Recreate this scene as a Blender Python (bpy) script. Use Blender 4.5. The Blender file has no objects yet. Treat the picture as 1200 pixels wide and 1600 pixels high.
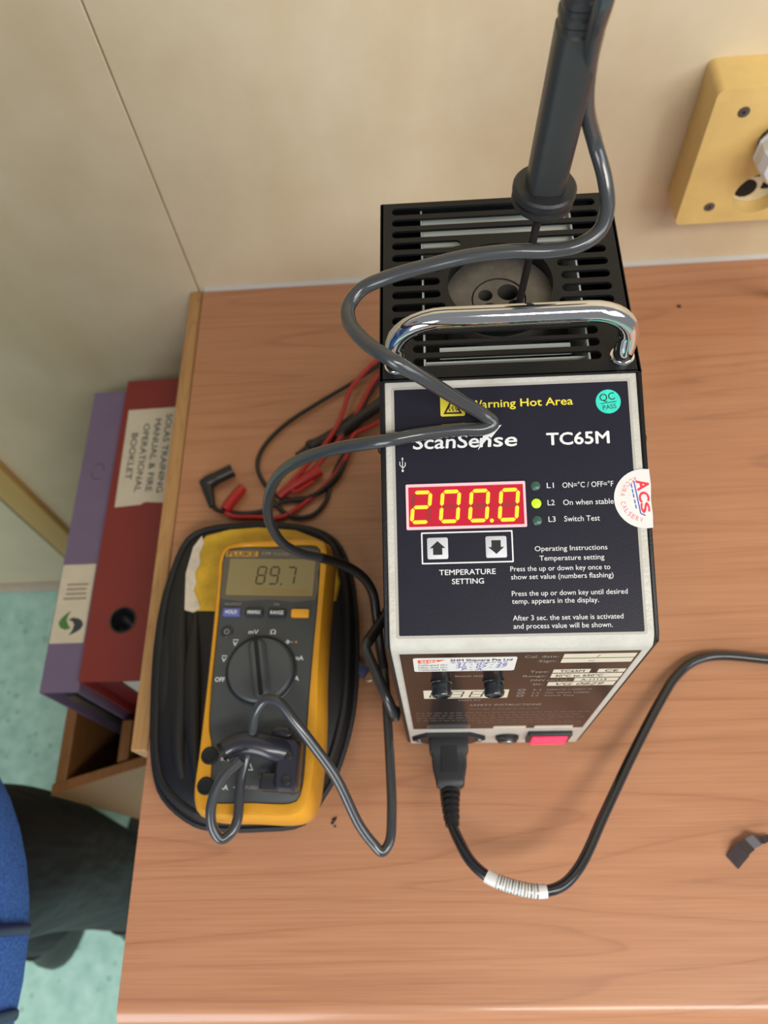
import bpy, bmesh, math, random
from mathutils import Vector, Matrix
random.seed(7)
SC = bpy.context.scene
COL = SC.collection

# ---------------------------------------------------------------- camera
cam_d = bpy.data.cameras.new('camera'); cam = bpy.data.objects.new('camera', cam_d); COL.objects.link(cam)
_r = Vector((0.99738798, -0.01071331, -0.07143132)); _u = Vector((0.04149165, 0.89447447, 0.44518969)); _f = Vector((-0.05912404, 0.44699065, -0.89258261))
_m = Matrix.Identity(4)
for i in range(3):
    _m[i][0] = _r[i]; _m[i][1] = _u[i]; _m[i][2] = -_f[i]
_m[0][3], _m[1][3], _m[2][3] = 0.0249, -0.11243, 0.64394
cam.matrix_world = _m
cam_d.sensor_fit = 'VERTICAL'; cam_d.sensor_height = 36.0; cam_d.lens = 1222.79 / 1600 * 36
cam_d.clip_start = 0.01; cam_d.clip_end = 50
cam_d.dof.use_dof = True; cam_d.dof.focus_distance = 0.40; cam_d.dof.aperture_fstop = 9.0
SC.camera = cam
# ---------------------------------------------------------------- world and room light
w = bpy.data.worlds.new('world'); SC.world = w; w.use_nodes = True
w.node_tree.nodes['Background'].inputs[0].default_value = (0.95, 0.97, 1.0, 1)
w.node_tree.nodes['Background'].inputs[1].default_value = 0.28
def area(name, loc, target, sx, sy, power, col):
    l = bpy.data.lights.new(name, 'AREA'); l.shape = 'RECTANGLE'; l.size = sx; l.size_y = sy; l.energy = power; l.color = col
    o = bpy.data.objects.new(name, l); COL.objects.link(o); o.location = loc
    o.rotation_euler = (Vector(target) - Vector(loc)).to_track_quat('-Z', 'Y').to_euler(); return o
area('window_light', (1.75, -1.05, 1.25), (0.1, 0.15, 0.0), 1.5, 1.0, 24, (0.90, 0.95, 1.0))
area('left_floor_fill', (-.75, -1.7, 0.55), (-.42, -.25, -.7), 0.9, 1.3, 25, (0.93, 0.97, 1.0))  # fill added to brighten the left floor and desk front; no actual doorway
area('ceiling_light', (0.7, -1.0, 1.75), (0.35, 0.3, 0.1), 1.2, 0.35, 25, (1.0, 0.95, 0.86))
SC.view_settings.view_transform = 'Standard'; SC.view_settings.look = 'None'; SC.view_settings.gamma = 1
SC.view_settings.use_curve_mapping = False; SC.view_settings.exposure = -0.05

# ---------------------------------------------------------------- materials
def srgb(r, g, b):
    f = lambda c: (c/255/12.92) if c/255 <= .04045 else ((c/255+.055)/1.055)**2.4
    return (f(r), f(g), f(b), 1)
def mat(name, col, rough=.5, metal=0., var=0., vscale=40., bump=0., bscale=300., coat=0., emit=0., ecol=None, spec=.5, stretch=None, trans=0., bdist=.001):
    m = bpy.data.materials.new(name); m.use_nodes = True; nt = m.node_tree; b = nt.nodes['Principled BSDF']
    c = srgb(*col)
    b.inputs['Base Color'].default_value = c; b.inputs['Roughness'].default_value = rough; b.inputs['Metallic'].default_value = metal
    b.inputs['Specular IOR Level'].default_value = spec; b.inputs['Coat Weight'].default_value = coat; b.inputs['Coat Roughness'].default_value = .08
    b.inputs['Transmission Weight'].default_value = trans
    tc = nt.nodes.new('ShaderNodeTexCoord'); mp = nt.nodes.new('ShaderNodeMapping'); nt.links.new(tc.outputs['Object'], mp.inputs['Vector'])
    if stretch: mp.inputs['Scale'].default_value = stretch
    if var > 0:
        n = nt.nodes.new('ShaderNodeTexNoise'); n.inputs['Scale'].default_value = vscale; n.inputs['Detail'].default_value = 6; n.inputs['Roughness'].default_value = .6
        nt.links.new(mp.outputs[0], n.inputs['Vector'])
        r = nt.nodes.new('ShaderNodeValToRGB'); r.color_ramp.elements[0].position = .3; r.color_ramp.elements[1].position = .7
        r.color_ramp.elements[0].color = tuple(x*(1-var) for x in c[:3])+(1,); r.color_ramp.elements[1].color = tuple(min(1, x*(1+var)) for x in c[:3])+(1,)
        nt.links.new(n.outputs['Fac'], r.inputs['Fac']); nt.links.new(r.outputs[0], b.inputs['Base Color'])
    if bump > 0:
        n2 = nt.nodes.new('ShaderNodeTexNoise'); n2.inputs['Scale'].default_value = bscale; n2.inputs['Detail'].default_value = 3
        nt.links.new(mp.outputs[0], n2.inputs['Vector'])
        bp = nt.nodes.new('ShaderNodeBump'); bp.inputs['Strength'].default_value = bump; bp.inputs['Distance'].default_value = bdist
        nt.links.new(n2.outputs['Fac'], bp.inputs['Height']); nt.links.new(bp.outputs[0], b.inputs['Normal'])
    if emit > 0:
        b.inputs['Emission Color'].default_value = srgb(*(ecol or col)); b.inputs['Emission Strength'].default_value = emit
    return m
def ramp(nt, stops):
    r = nt.nodes.new('ShaderNodeValToRGB'); e = r.color_ramp.elements
    while len(e) < len(stops): e.new(.5)
    for k, (p, c) in enumerate(stops): e[k].position = p; e[k].color = srgb(*c)
    return r
def wood_mat(name, light, mid, dark, rough=.35, sx=1.1, sy=13., coat=.25, along='x'):
    m = bpy.data.materials.new(name); m.use_nodes = True; nt = m.node_tree; b = nt.nodes['Principled BSDF']; L = nt.links.new
    tc = nt.nodes.new('ShaderNodeTexCoord'); mp = nt.nodes.new('ShaderNodeMapping'); L(tc.outputs['Object'], mp.inputs['Vector'])
    mp.inputs['Scale'].default_value = (sx, sy, sy) if along == 'x' else (sy, sx, sy)
    n = nt.nodes.new('ShaderNodeTexNoise'); n.inputs['Scale'].default_value = 1.25; n.inputs['Detail'].default_value = 2.; n.inputs['Roughness'].default_value = .45; n.inputs['Distortion'].default_value = .35
    L(mp.outputs[0], n.inputs['Vector'])
    # contour rings of a stretched noise: cathedral grain
    mul = nt.nodes.new('ShaderNodeMath'); mul.operation = 'MULTIPLY'; mul.inputs[1].default_value = 16.; L(n.outputs['Fac'], mul.inputs[0])
    fr = nt.nodes.new('ShaderNodeMath'); fr.operation = 'FRACT'; L(mul.outputs[0], fr.inputs[0])
    r1 = ramp(nt, [(0., mid), (.5, light), (.86, mid), (.96, dark), (1., mid)]); L(fr.outputs[0], r1.inputs['Fac'])
    n2 = nt.nodes.new('ShaderNodeTexNoise'); n2.inputs['Scale'].default_value = 1.; n2.inputs['Detail'].default_value = 4
    mp2 = nt.nodes.new('ShaderNodeMapping'); L(tc.outputs['Object'], mp2.inputs['Vector'])
    mp2.inputs['Scale'].default_value = (14, 700, 700) if along == 'x' else (700, 14, 700)
    L(mp2.outputs[0], n2.inputs['Vector'])
    r2 = ramp(nt, [(.3, tuple(int(x*.86) for x in mid)), (.62, light)]); L(n2.outputs['Fac'], r2.inputs['Fac'])
    n3 = nt.nodes.new('ShaderNodeTexNoise'); n3.inputs['Scale'].default_value = 2.2; n3.inputs['Detail'].default_value = 3; L(tc.outputs['Object'], n3.inputs['Vector'])
    r3 = ramp(nt, [(.3, tuple(int(x*.93) for x in mid)), (.7, light)]); L(n3.outputs['Fac'], r3.inputs['Fac'])
    mx = nt.nodes.new('ShaderNodeMix'); mx.data_type = 'RGBA'; mx.inputs['Factor'].default_value = .5; L(r1.outputs[0], mx.inputs['A']); L(r2.outputs[0], mx.inputs['B'])
    mx2 = nt.nodes.new('ShaderNodeMix'); mx2.data_type = 'RGBA'; mx2.inputs['Factor'].default_value = .35; L(mx.outputs['Result'], mx2.inputs['A']); L(r3.outputs[0], mx2.inputs['B'])
    L(mx2.outputs['Result'], b.inputs['Base Color']); b.inputs['Roughness'].default_value = rough; b.inputs['Coat Weight'].default_value = coat; b.inputs['Coat Roughness'].default_value = .09
    return m
def wall_mat(name, a, bcol, stain):
    m = bpy.data.materials.new(name); m.use_nodes = True; nt = m.node_tree; b = nt.nodes['Principled BSDF']; L = nt.links.new
    tc = nt.nodes.new('ShaderNodeTexCoord')
    n = nt.nodes.new('ShaderNodeTexNoise'); n.inputs['Scale'].default_value = 5; n.inputs['Detail'].default_value = 8; n.inputs['Roughness'].default_value = .62; L(tc.outputs['Object'], n.inputs['Vector'])
    r1 = ramp(nt, [(.3, bcol), (.65, a)]); L(n.outputs['Fac'], r1.inputs['Fac'])
    mp = nt.nodes.new('ShaderNodeMapping'); mp.inputs['Scale'].default_value = (9, 9, 2.2); mp.inputs['Location'].default_value = (3.1, 1, .4); L(tc.outputs['Object'], mp.inputs['Vector'])
    n2 = nt.nodes.new('ShaderNodeTexNoise'); n2.inputs['Scale'].default_value = 1; n2.inputs['Detail'].default_value = 5; L(mp.outputs[0], n2.inputs['Vector'])
    r2 = ramp(nt, [(.46, (0, 0, 0)), (.7, (170, 170, 170))]); L(n2.outputs['Fac'], r2.inputs['Fac'])
    mx = nt.nodes.new('ShaderNodeMix'); mx.data_type = 'RGBA'; L(r2.outputs[0], mx.inputs['Factor']); L(r1.outputs[0], mx.inputs['A']); mx.inputs['B'].default_value = srgb(*stain)
    L(mx.outputs['Result'], b.inputs['Base Color']); b.inputs['Roughness'].default_value = .5
    n3 = nt.nodes.new('ShaderNodeTexNoise'); n3.inputs['Scale'].default_value = 260; L(tc.outputs['Object'], n3.inputs['Vector'])
    bp = nt.nodes.new('ShaderNodeBump'); bp.inputs['Strength'].default_value = .12; bp.inputs['Distance'].default_value = .001; L(n3.outputs['Fac'], bp.inputs['Height']); L(bp.outputs[0], b.inputs['Normal'])
    return m
def floor_mat():
    m = bpy.data.materials.new('speckled_vinyl'); m.use_nodes = True; nt = m.node_tree; b = nt.nodes['Principled BSDF']; L = nt.links.new
    tc = nt.nodes.new('ShaderNodeTexCoord')
    n = nt.nodes.new('ShaderNodeTexNoise'); n.inputs['Scale'].default_value = 38; n.inputs['Detail'].default_value = 5; L(tc.outputs['Object'], n.inputs['Vector'])
    r1 = ramp(nt, [(.3, (158, 204, 188)), (.7, (190, 228, 214))]); L(n.outputs['Fac'], r1.inputs['Fac'])
    v = nt.nodes.new('ShaderNodeTexVoronoi'); v.inputs['Scale'].default_value = 34; L(tc.outputs['Object'], v.inputs['Vector'])
    r2 = ramp(nt, [(.1, (255, 255, 255)), (.22, (0, 0, 0))]); L(v.outputs['Distance'], r2.inputs['Fac'])
    sp = nt.nodes.new('ShaderNodeMath'); sp.operation = 'MULTIPLY'; sp.inputs[1].default_value = .45; L(r2.outputs[0], sp.inputs[0])
    mx = nt.nodes.new('ShaderNodeMix'); mx.data_type = 'RGBA'; L(sp.outputs[0], mx.inputs['Factor']); L(r1.outputs[0], mx.inputs['A']); mx.inputs['B'].default_value = srgb(84, 140, 128)
    L(mx.outputs['Result'], b.inputs['Base Color']); b.inputs['Roughness'].default_value = .35
    return m
MT = dict(
 wood=wood_mat('cherry_laminate', (193, 138, 101), (180, 122, 85), (140, 88, 60), coat=.35, sx=.5, sy=9.),
 pine=wood_mat('pale_timber', (196, 152, 98), (176, 130, 80), (120, 80, 45), .55, 3., 26., 0., 'y'),
 bintimber=wood_mat('bin_timber', (150, 104, 58), (132, 88, 46), (96, 60, 32), .5, 3., 30., 0., 'y'),
 wall=wall_mat('cream_wall', (222, 206, 176), (206, 186, 152), (196, 170, 122)),
 trim=mat('varnished_trim', (205, 165, 95), .45, var=.12, vscale=20, stretch=(1, 1, .15)),
 gap=mat('dark_gap', (60, 52, 40), .8), caulk=mat('grey_caulk', (196, 190, 182), .6), strip=mat('aluminium_strip', (190, 178, 160), .45, var=.08),
 floor=floor_mat(), doorp=mat('door_laminate', (205, 192, 162), .5, var=.05, vscale=8),
 beige=mat('hammered_beige', (194, 190, 180), .42, var=.09, vscale=70, bump=.35, bscale=520),
 black=mat('black_powder_coat', (20, 21, 23), .42, spec=.3, bump=.15, bscale=900),
 decal=mat('navy_overlay', (30, 29, 41), .36, var=.06, vscale=60, bump=.05, bscale=1200, spec=.32),
 lowdecal=mat('brown_overlay', (38, 29, 27), .2, var=.05, vscale=40, spec=.12),
 border=mat('overlay_border', (176, 172, 164), .45), white=mat('white_print', (226, 226, 224), .5), dimprint=mat('grey_print', (150, 140, 134), .5),
 yellowp=mat('yellow_print', (232, 214, 60), .45), blackp=mat('black_print', (22, 22, 24), .5), redp=mat('red_print', (226, 48, 66), .5), pinkp=mat('pink_print', (222, 110, 124), .5),
 bluep=mat('blue_print', (70, 84, 170), .5), orangep=mat('orange_print', (222, 92, 40), .5), teal=mat('teal_sticker', (62, 214, 190), .3, var=.12, vscale=160),
 paper=mat('paper_sticker', (222, 220, 216), .4, var=.03, vscale=90), cream=mat('cream_label', (214, 204, 182), .5, var=.05, vscale=50),
 chrome=mat('chrome', (226, 226, 228), .07, 1.), steel=mat('brushed_steel', (150, 154, 152), .32, .9, var=.08), darksteel=mat('heated_steel', (100, 96, 92), .42, .55, var=.22, vscale=120), shield=mat('grey_shield', (196, 204, 200), .45, .1),
 hole=mat('hole_black', (8, 8, 9), .7), rubber=mat('black_rubber', (32, 33, 35), .42, bump=.1, bscale=700), grip=mat('charcoal_grip', (46, 46, 47), .38, bump=.06, bscale=500),
 fineprint=mat('fine_grey_print', (98, 84, 78), .5),
 cable=mat('grey_cable', (60, 62, 64), .22, coat=.35), sleeve=mat('black_heatshrink', (38, 34, 32), .34), cord=mat('black_cord', (34, 35, 38), .24, coat=.4),
 lit=mat('lit_segment', (255, 168, 30), .4, emit=1.5, ecol=(255, 168, 40)), dispbg=mat('display_filter', (150, 24, 34), .22, emit=.42, ecol=(215, 40, 66)), dispframe=mat('display_frame', (232, 190, 196), .3, emit=.22, ecol=(255, 110, 130)),  # the frame's pink emission imitates the halo of the lit digits
 unlit=mat('unlit_segment', (128, 40, 40), .4, emit=.30, ecol=(150, 45, 50)),
 ledoff=mat('led_off', (58, 92, 78), .25), ledon=mat('led_on', (150, 240, 30), .3, emit=1.1, ecol=(165, 250, 20)), key=mat('key_grey', (196, 198, 202), .4),
 pink=mat('red_rocker', (240, 40, 92), .28, emit=.55, ecol=(255, 40, 95)),
 holster=mat('yellow_holster', (214, 150, 34), .42, var=.09, vscale=45, bump=.06, bscale=400), face=mat('meter_face', (66, 69, 70), .5, var=.04), bezel=mat('lcd_bezel', (92, 86, 74), .3), lcd=mat('lcd_glass', (136, 124, 82), .2, spec=.6), lcdtint=mat('lcd_tint', (142, 120, 72), .25), lcddig=mat('lcd_digit', (58, 50, 30), .4),
 dial=mat('dial_grey', (72, 75, 76), .42), keyblue=mat('key_blue', (92, 98, 160), .4), keydark=mat('key_dark', (44, 48, 52), .4), keyyel=mat('key_yellow', (238, 168, 44), .4), logoyel=mat('logo_yellow', (206, 150, 44), .5),
 adapter=mat('adapter_black', (42, 42, 52), .26, coat=.2), fabric=mat('black_nylon', (20, 20, 22), .45, bump=.2, bscale=900), piping=mat('black_piping', (22, 22, 24), .6), foam=mat('worn_yellow_lining', (206, 166, 40), .55, var=.32, vscale=36), torn=mat('torn_backing', (208, 198, 178), .7, var=.15, vscale=90), navy=mat('navy_tag', (44, 52, 88), .5),
 redlead=mat('red_silicone', (184, 42, 40), .38), blacklead=mat('black_silicone', (36, 33, 32), .4),
 redb=mat('red_binder_cover', (132, 48, 44), .42, var=.06, vscale=20), redb2=mat('red_binder_inside', (110, 30, 32), .5), purpb=mat('purple_binder_cover', (118, 102, 132), .45, var=.06, vscale=20), purp2=mat('purple_binder_inside', (62, 60, 76), .4), pages=mat('paper_block', (206, 202, 190), .7, var=.08, vscale=200, stretch=(30, 1, 1)), greyp=mat('grey_print_soft', (150, 140, 125), .6), greenp=mat('green_print', (78, 128, 66), .5), darkp=mat('slate_print', (58, 66, 72), .5),
 socket=mat('cream_socket', (226, 192, 120), .38, var=.07, vscale=30, bump=.05, bscale=200), plugw=mat('white_plug', (226, 230, 236), .3), sockin=mat('socket_recess', (214, 198, 160), .5, var=.15, vscale=90),
 denim=mat('blue_denim', (58, 100, 172), .75, var=.45, vscale=420, bump=.5, bscale=700), trouser=mat('dark_trousers', (19, 22, 26), .75, var=.2, vscale=14, bump=.8, bscale=9, bdist=.03, stretch=(1, 1.6, .5)), skin=mat('skin', (170, 124, 98), .5), boot=mat('black_boot', (26, 25, 25), .45), hair=mat('dark_hair', (34, 28, 25), .55), toggle=mat('navy_toggle', (24, 32, 80), .4),
 tape=mat('dark_tape', (62, 50, 50), .3, var=.2, vscale=80), speck=mat('dark_grit', (45, 35, 28), .7))

# ---------------------------------------------------------------- mesh helpers
class MB:
    def __init__(s): s.v = []; s.f = []
    def add(s, v, f):
        k = len(s.v); s.v += [tuple(x) for x in v]; s.f += [tuple(i+k for i in q) for q in f]; return s
def mk(name, mb, material, parent=None, label=None, smooth=True, ang=35, world=False, kind=None):
    v = mb.v
    if world and parent is not None:
        L = parent.location; v = [(a-L[0], b-L[1], c-L[2]) for a, b, c in v]
    me = bpy.data.meshes.new(name); me.from_pydata(v, [], mb.f); me.update()
    bm = bmesh.new(); bm.from_mesh(me); bmesh.ops.recalc_face_normals(bm, faces=bm.faces); bm.to_mesh(me); bm.free()
    if smooth:
        me.polygons.foreach_set('use_smooth', [True]*len(me.polygons)); me.set_sharp_from_angle(angle=math.radians(ang))
    me.materials.append(MT[material])
    o = bpy.data.objects.new(name, me); COL.objects.link(o)
    if parent is not None: o.parent = parent
    if label: o['label'] = label
    if kind: o['kind'] = kind
    return o
def thing(name, label, cat, loc=(0, 0, 0), rotz=0., group=None):
    o = bpy.data.objects.new(name, None); COL.objects.link(o); o.location = loc; o.rotation_euler = (0, 0, rotz); o.empty_display_size = .02
    o['label'] = label; o['category'] = cat
    if group: o['group'] = group
    return o
class Frame:
    def __init__(s, o, ex, ey, n, k=.001): s.o = Vector(o); s.ex = Vector(ex).normalized(); s.ey = Vector(ey).normalized(); s.n = Vector(n).normalized(); s.k = k
    def __call__(s, x, y, z=0.): return s.o + s.k*(s.ex*x + s.ey*y + s.n*z)
    def sub(s, x, y, deg, z=0.):
        c, d = math.cos(math.radians(deg)), math.sin(math.radians(deg))
        return Frame(s(x, y, z), s.ex*c+s.ey*d, s.ey*c-s.ex*d, s.n, s.k)
def curve_mesh(setup):
    cu = bpy.data.curves.new('tmp', 'CURVE'); cu.dimensions = '2D'; cu.fill_mode = 'BOTH'; setup(cu)
    return _eval(cu)
def _eval(cu):
    o = bpy.data.objects.new('tmp', cu); COL.objects.link(o)
    dg = bpy.context.evaluated_depsgraph_get(); me = bpy.data.meshes.new_from_object(o.evaluated_get(dg))
    v = [tuple(x.co) for x in me.vertices]; f = [tuple(p.vertices) for p in me.polygons]
    bpy.data.objects.remove(o); bpy.data.meshes.remove(me)
    return v, f
def rrect(x0, x1, y0, y1, r, n=5):
    out = []
    for cx, cy, a in ((x1-r, y0+r, -90), (x1-r, y1-r, 0), (x0+r, y1-r, 90), (x0+r, y0+r, 180)):
        for k in range(n+1):
            t = math.radians(a+90*k/n); out.append((cx+r*math.cos(t), cy+r*math.sin(t)))
    return out
def circ(cx, cy, r, n=28, r2=None): return [(cx+r*math.cos(2*math.pi*k/n), cy+(r2 or r)*math.sin(2*math.pi*k/n)) for k in range(n)]
def plate(fr, outline, holes=(), z0=0., z1=.3, mb=None):
    mb = mb or MB()
    if not holes and len(outline) >= 3:
        n = len(outline); v = [fr(x, y, z0) for x, y in outline]+[fr(x, y, z1) for x, y in outline]
        f = [tuple(range(n-1, -1, -1)), tuple(range(n, 2*n))]+[(i, (i+1) % n, n+(i+1) % n, n+i) for i in range(n)]
        return mb.add(v, f)
    def st(cu):
        cu.extrude = (z1-z0)/2
        for pts in [outline]+list(holes):
            s = cu.splines.new('POLY'); s.points.add(len(pts)-1); s.use_cyclic_u = True
            for p, (x, y) in zip(s.points, pts): p.co = (x, y, 0, 1)
    v, f = curve_mesh(st)
    return mb.add([fr(x, y, z+(z0+z1)/2) for x, y, z in v], f)
def rbox(fr, x0, x1, y0, y1, z0, z1, r=1., ch=0., mb=None):
    """rounded box; ch = chamfer of the outer face"""
    mb = mb or MB(); layers = [(rrect(x0, x1, y0, y1, r), z0)]
    if ch > 0:
        layers += [(rrect(x0, x1, y0, y1, r), z1-ch), (rrect(x0+ch*.3, x1-ch*.3, y0+ch*.3, y1-ch*.3, r), z1-ch*.3), (rrect(x0+ch, x1-ch, y0+ch, y1-ch, max(r-ch, .05*r)), z1)]
    else: layers.append((rrect(x0, x1, y0, y1, r), z1))
    return loft(fr, layers, mb)
def loft(fr, layers, mb=None):
    mb = mb or MB(); n = len(layers[0][0]); v = []; f = []
    for pts, z in layers: v += [fr(x, y, z) for x, y in pts]
    for k in range(len(layers)-1):
        f += [(k*n+i, k*n+(i+1) % n, (k+1)*n+(i+1) % n, (k+1)*n+i) for i in range(n)]
    f += [tuple(range(n-1, -1, -1)), tuple(range((len(layers)-1)*n, len(layers)*n))]
    return mb.add(v, f)
def lathe(fr, cx, cy, prof, seg=24, mb=None, cap0=True, cap1=True, a0=0.):
    mb = mb or MB(); v = []; f = []
    for r, h in prof: v += [fr(cx+r*math.cos(a0+2*math.pi*k/seg), cy+r*math.sin(a0+2*math.pi*k/seg), h) for k in range(seg)]
    for j in range(len(prof)-1): f += [(j*seg+k, j*seg+(k+1) % seg, (j+1)*seg+(k+1) % seg, (j+1)*seg+k) for k in range(seg)]
    if cap0: f.append(tuple(range(seg-1, -1, -1)))
    if cap1: f.append(tuple(range((len(prof)-1)*seg, len(prof)*seg)))
    return mb.add(v, f)
def smooth_path(pts, sub=7):
    P = [Vector(p) for p in pts]
    if len(P) == 2: return P
    out = []
    for i in range(len(P)-1):
        p0 = P[max(i-1, 0)]; p1 = P[i]; p2 = P[i+1]; p3 = P[min(i+2, len(P)-1)]
        d1 = max((p1-p0).length, 1e-5)**.5; d2 = max((p2-p1).length, 1e-5)**.5; d3 = max((p3-p2).length, 1e-5)**.5
        m1 = (p2-p1) if i == 0 else ((p1-p0)/d1-(p2-p0)/(d1+d2)+(p2-p1)/d2)*d2
        m2 = (p2-p1) if i == len(P)-2 else ((p2-p1)/d2-(p3-p1)/(d2+d3)+(p3-p2)/d3)*d2
        for k in range(sub):
            t = k/sub; t2 = t*t; t3 = t2*t
            out.append((2*t3-3*t2+1)*p1+(t3-2*t2+t)*m1+(-2*t3+3*t2)*p2+(t3-t2)*m2)
    out.append(P[-1]); return out
def tube(path, rad, seg=12, mb=None, squash=1.):
    """path: list of points; rad: number or function of 0..1"""
    mb = mb or MB(); P = [Vector(p) for p in path]; n = len(P); v = []; f = []
    T = [(P[min(i+1, n-1)]-P[max(i-1, 0)]).normalized() for i in range(n)]
    up = Vector((0, 0, 1)) if abs(T[0].z) < .9 else Vector((0, 1, 0))
    N = (up-T[0]*up.dot(T[0])).normalized()
    for i in range(n):
        N = (N-T[i]*N.dot(T[i])).normalized(); B = T[i].cross(N); r = rad(i/(n-1)) if callable(rad) else rad
        v += [P[i]+N*(r*squash*math.cos(2*math.pi*k/seg))+B*(r*math.sin(2*math.pi*k/seg)) for k in range(seg)]
    for i in range(n-1): f += [(i*seg+k, i*seg+(k+1) % seg, (i+1)*seg+(k+1) % seg, (i+1)*seg+k) for k in range(seg)]
    f += [tuple(range(seg-1, -1, -1)), tuple(range((n-1)*seg, n*seg))]
    return mb.add(v, f)
def box(x0, x1, y0, y1, z0, z1, mb=None):
    mb = mb or MB(); v = [(x, y, z) for z in (z0, z1) for y in (y0, y1) for x in (x0, x1)]
    return mb.add(v, [(0, 2, 3, 1), (4, 5, 7, 6), (0, 1, 5, 4), (2, 6, 7, 3), (0, 4, 6, 2), (1, 3, 7, 5)])
def bev(o, w_, seg=2):
    m = o.modifiers.new('bevel', 'BEVEL'); m.width = w_; m.segments = seg; m.limit_method = 'ANGLE'; m.angle_limit = math.radians(40); return o
_tc = {}
def glyphs(s, bold=0., shear=0.):
    key = (s, bold, shear)
    if key not in _tc:
        cu = bpy.data.curves.new('t', 'FONT'); cu.body = s; cu.size = 1; cu.offset = bold; cu.shear = shear; cu.resolution_u = 3; cu.fill_mode = 'FRONT'
        _tc[key] = _eval(cu)
    return _tc[key]
_H = max(v[1] for v in glyphs('H')[0])
def text(s, fr, x, y, width, cap, material, parent, bold=.0, shear=0., lift=.35, name='lettering', align='L', mb=None, build=True):
    v, f = glyphs(s, 0., shear); mb = mb or MB()
    if v:
        x0 = min(a[0] for a in v); x1 = max(a[0] for a in v); sy = cap/_H; sx = width/(x1-x0) if width else sy
        off = {'L': 0, 'C': -(x1-x0)*sx/2, 'R': -(x1-x0)*sx}[align]
        bb = bold*1.1
        for i, (ox, oy) in enumerate(((0, 0),) if not bold else ((-bb, 0), (bb, 0), (0, bb), (0, -bb), (0, 0))):
            mb.add([fr(x+off+(a[0]-x0+ox)*sx, y+(a[1]+oy)*sy, lift+.004*i) for a in v], f)
    if build: return mk(name, mb, material, parent, smooth=False)
    return mb
def line(fr, x0, y0, x1, y1, t, z0, z1, mb):
    d = math.hypot(x1-x0, y1-y0); nx, ny = -(y1-y0)/d*t/2, (x1-x0)/d*t/2
    return plate(fr, [(x0+nx, y0+ny), (x0-nx, y0-ny), (x1-nx, y1-ny), (x1+nx, y1+ny)], (), z0, z1, mb)
SEG = {'a': ((0, 1), (1, 1)), 'b': ((1, 1), (1, .5)), 'c': ((1, .5), (1, 0)), 'd': ((0, 0), (1, 0)), 'e': ((0, .5), (0, 0)), 'f': ((0, 1), (0, .5)), 'g': ((0, .5), (1, .5))}
DIG = {'0': 'abcdef', '2': 'abged', '7': 'abc', '8': 'abcdefg', '9': 'abcdfg', '-': ''}
def seven(fr, x, y, w_, h, t, slant, segs, z0, z1, mb, gap=.5):
    for s in segs:
        (ax, ay), (bx, by) = SEG[s]; ax, bx, ay, by = x+ax*w_, x+bx*w_, y+ay*h, y+by*h
        d = math.hypot(bx-ax, by-ay); ux, uy = (bx-ax)/d, (by-ay)/d
        ax += ux*gap; ay += uy*gap; bx -= ux*gap; by -= uy*gap; nx, ny = -uy*t/2, ux*t/2; e = t/2
        pts = [(ax, ay), (ax+ux*e+nx, ay+uy*e+ny), (bx-ux*e+nx, by-uy*e+ny), (bx, by), (bx-ux*e-nx, by-uy*e-ny), (ax+ux*e-nx, ay+uy*e-ny)]
        plate(fr, [(px+slant*(py-y), py) for px, py in pts][::-1], (), z0, z1, mb)
    return mb
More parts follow.
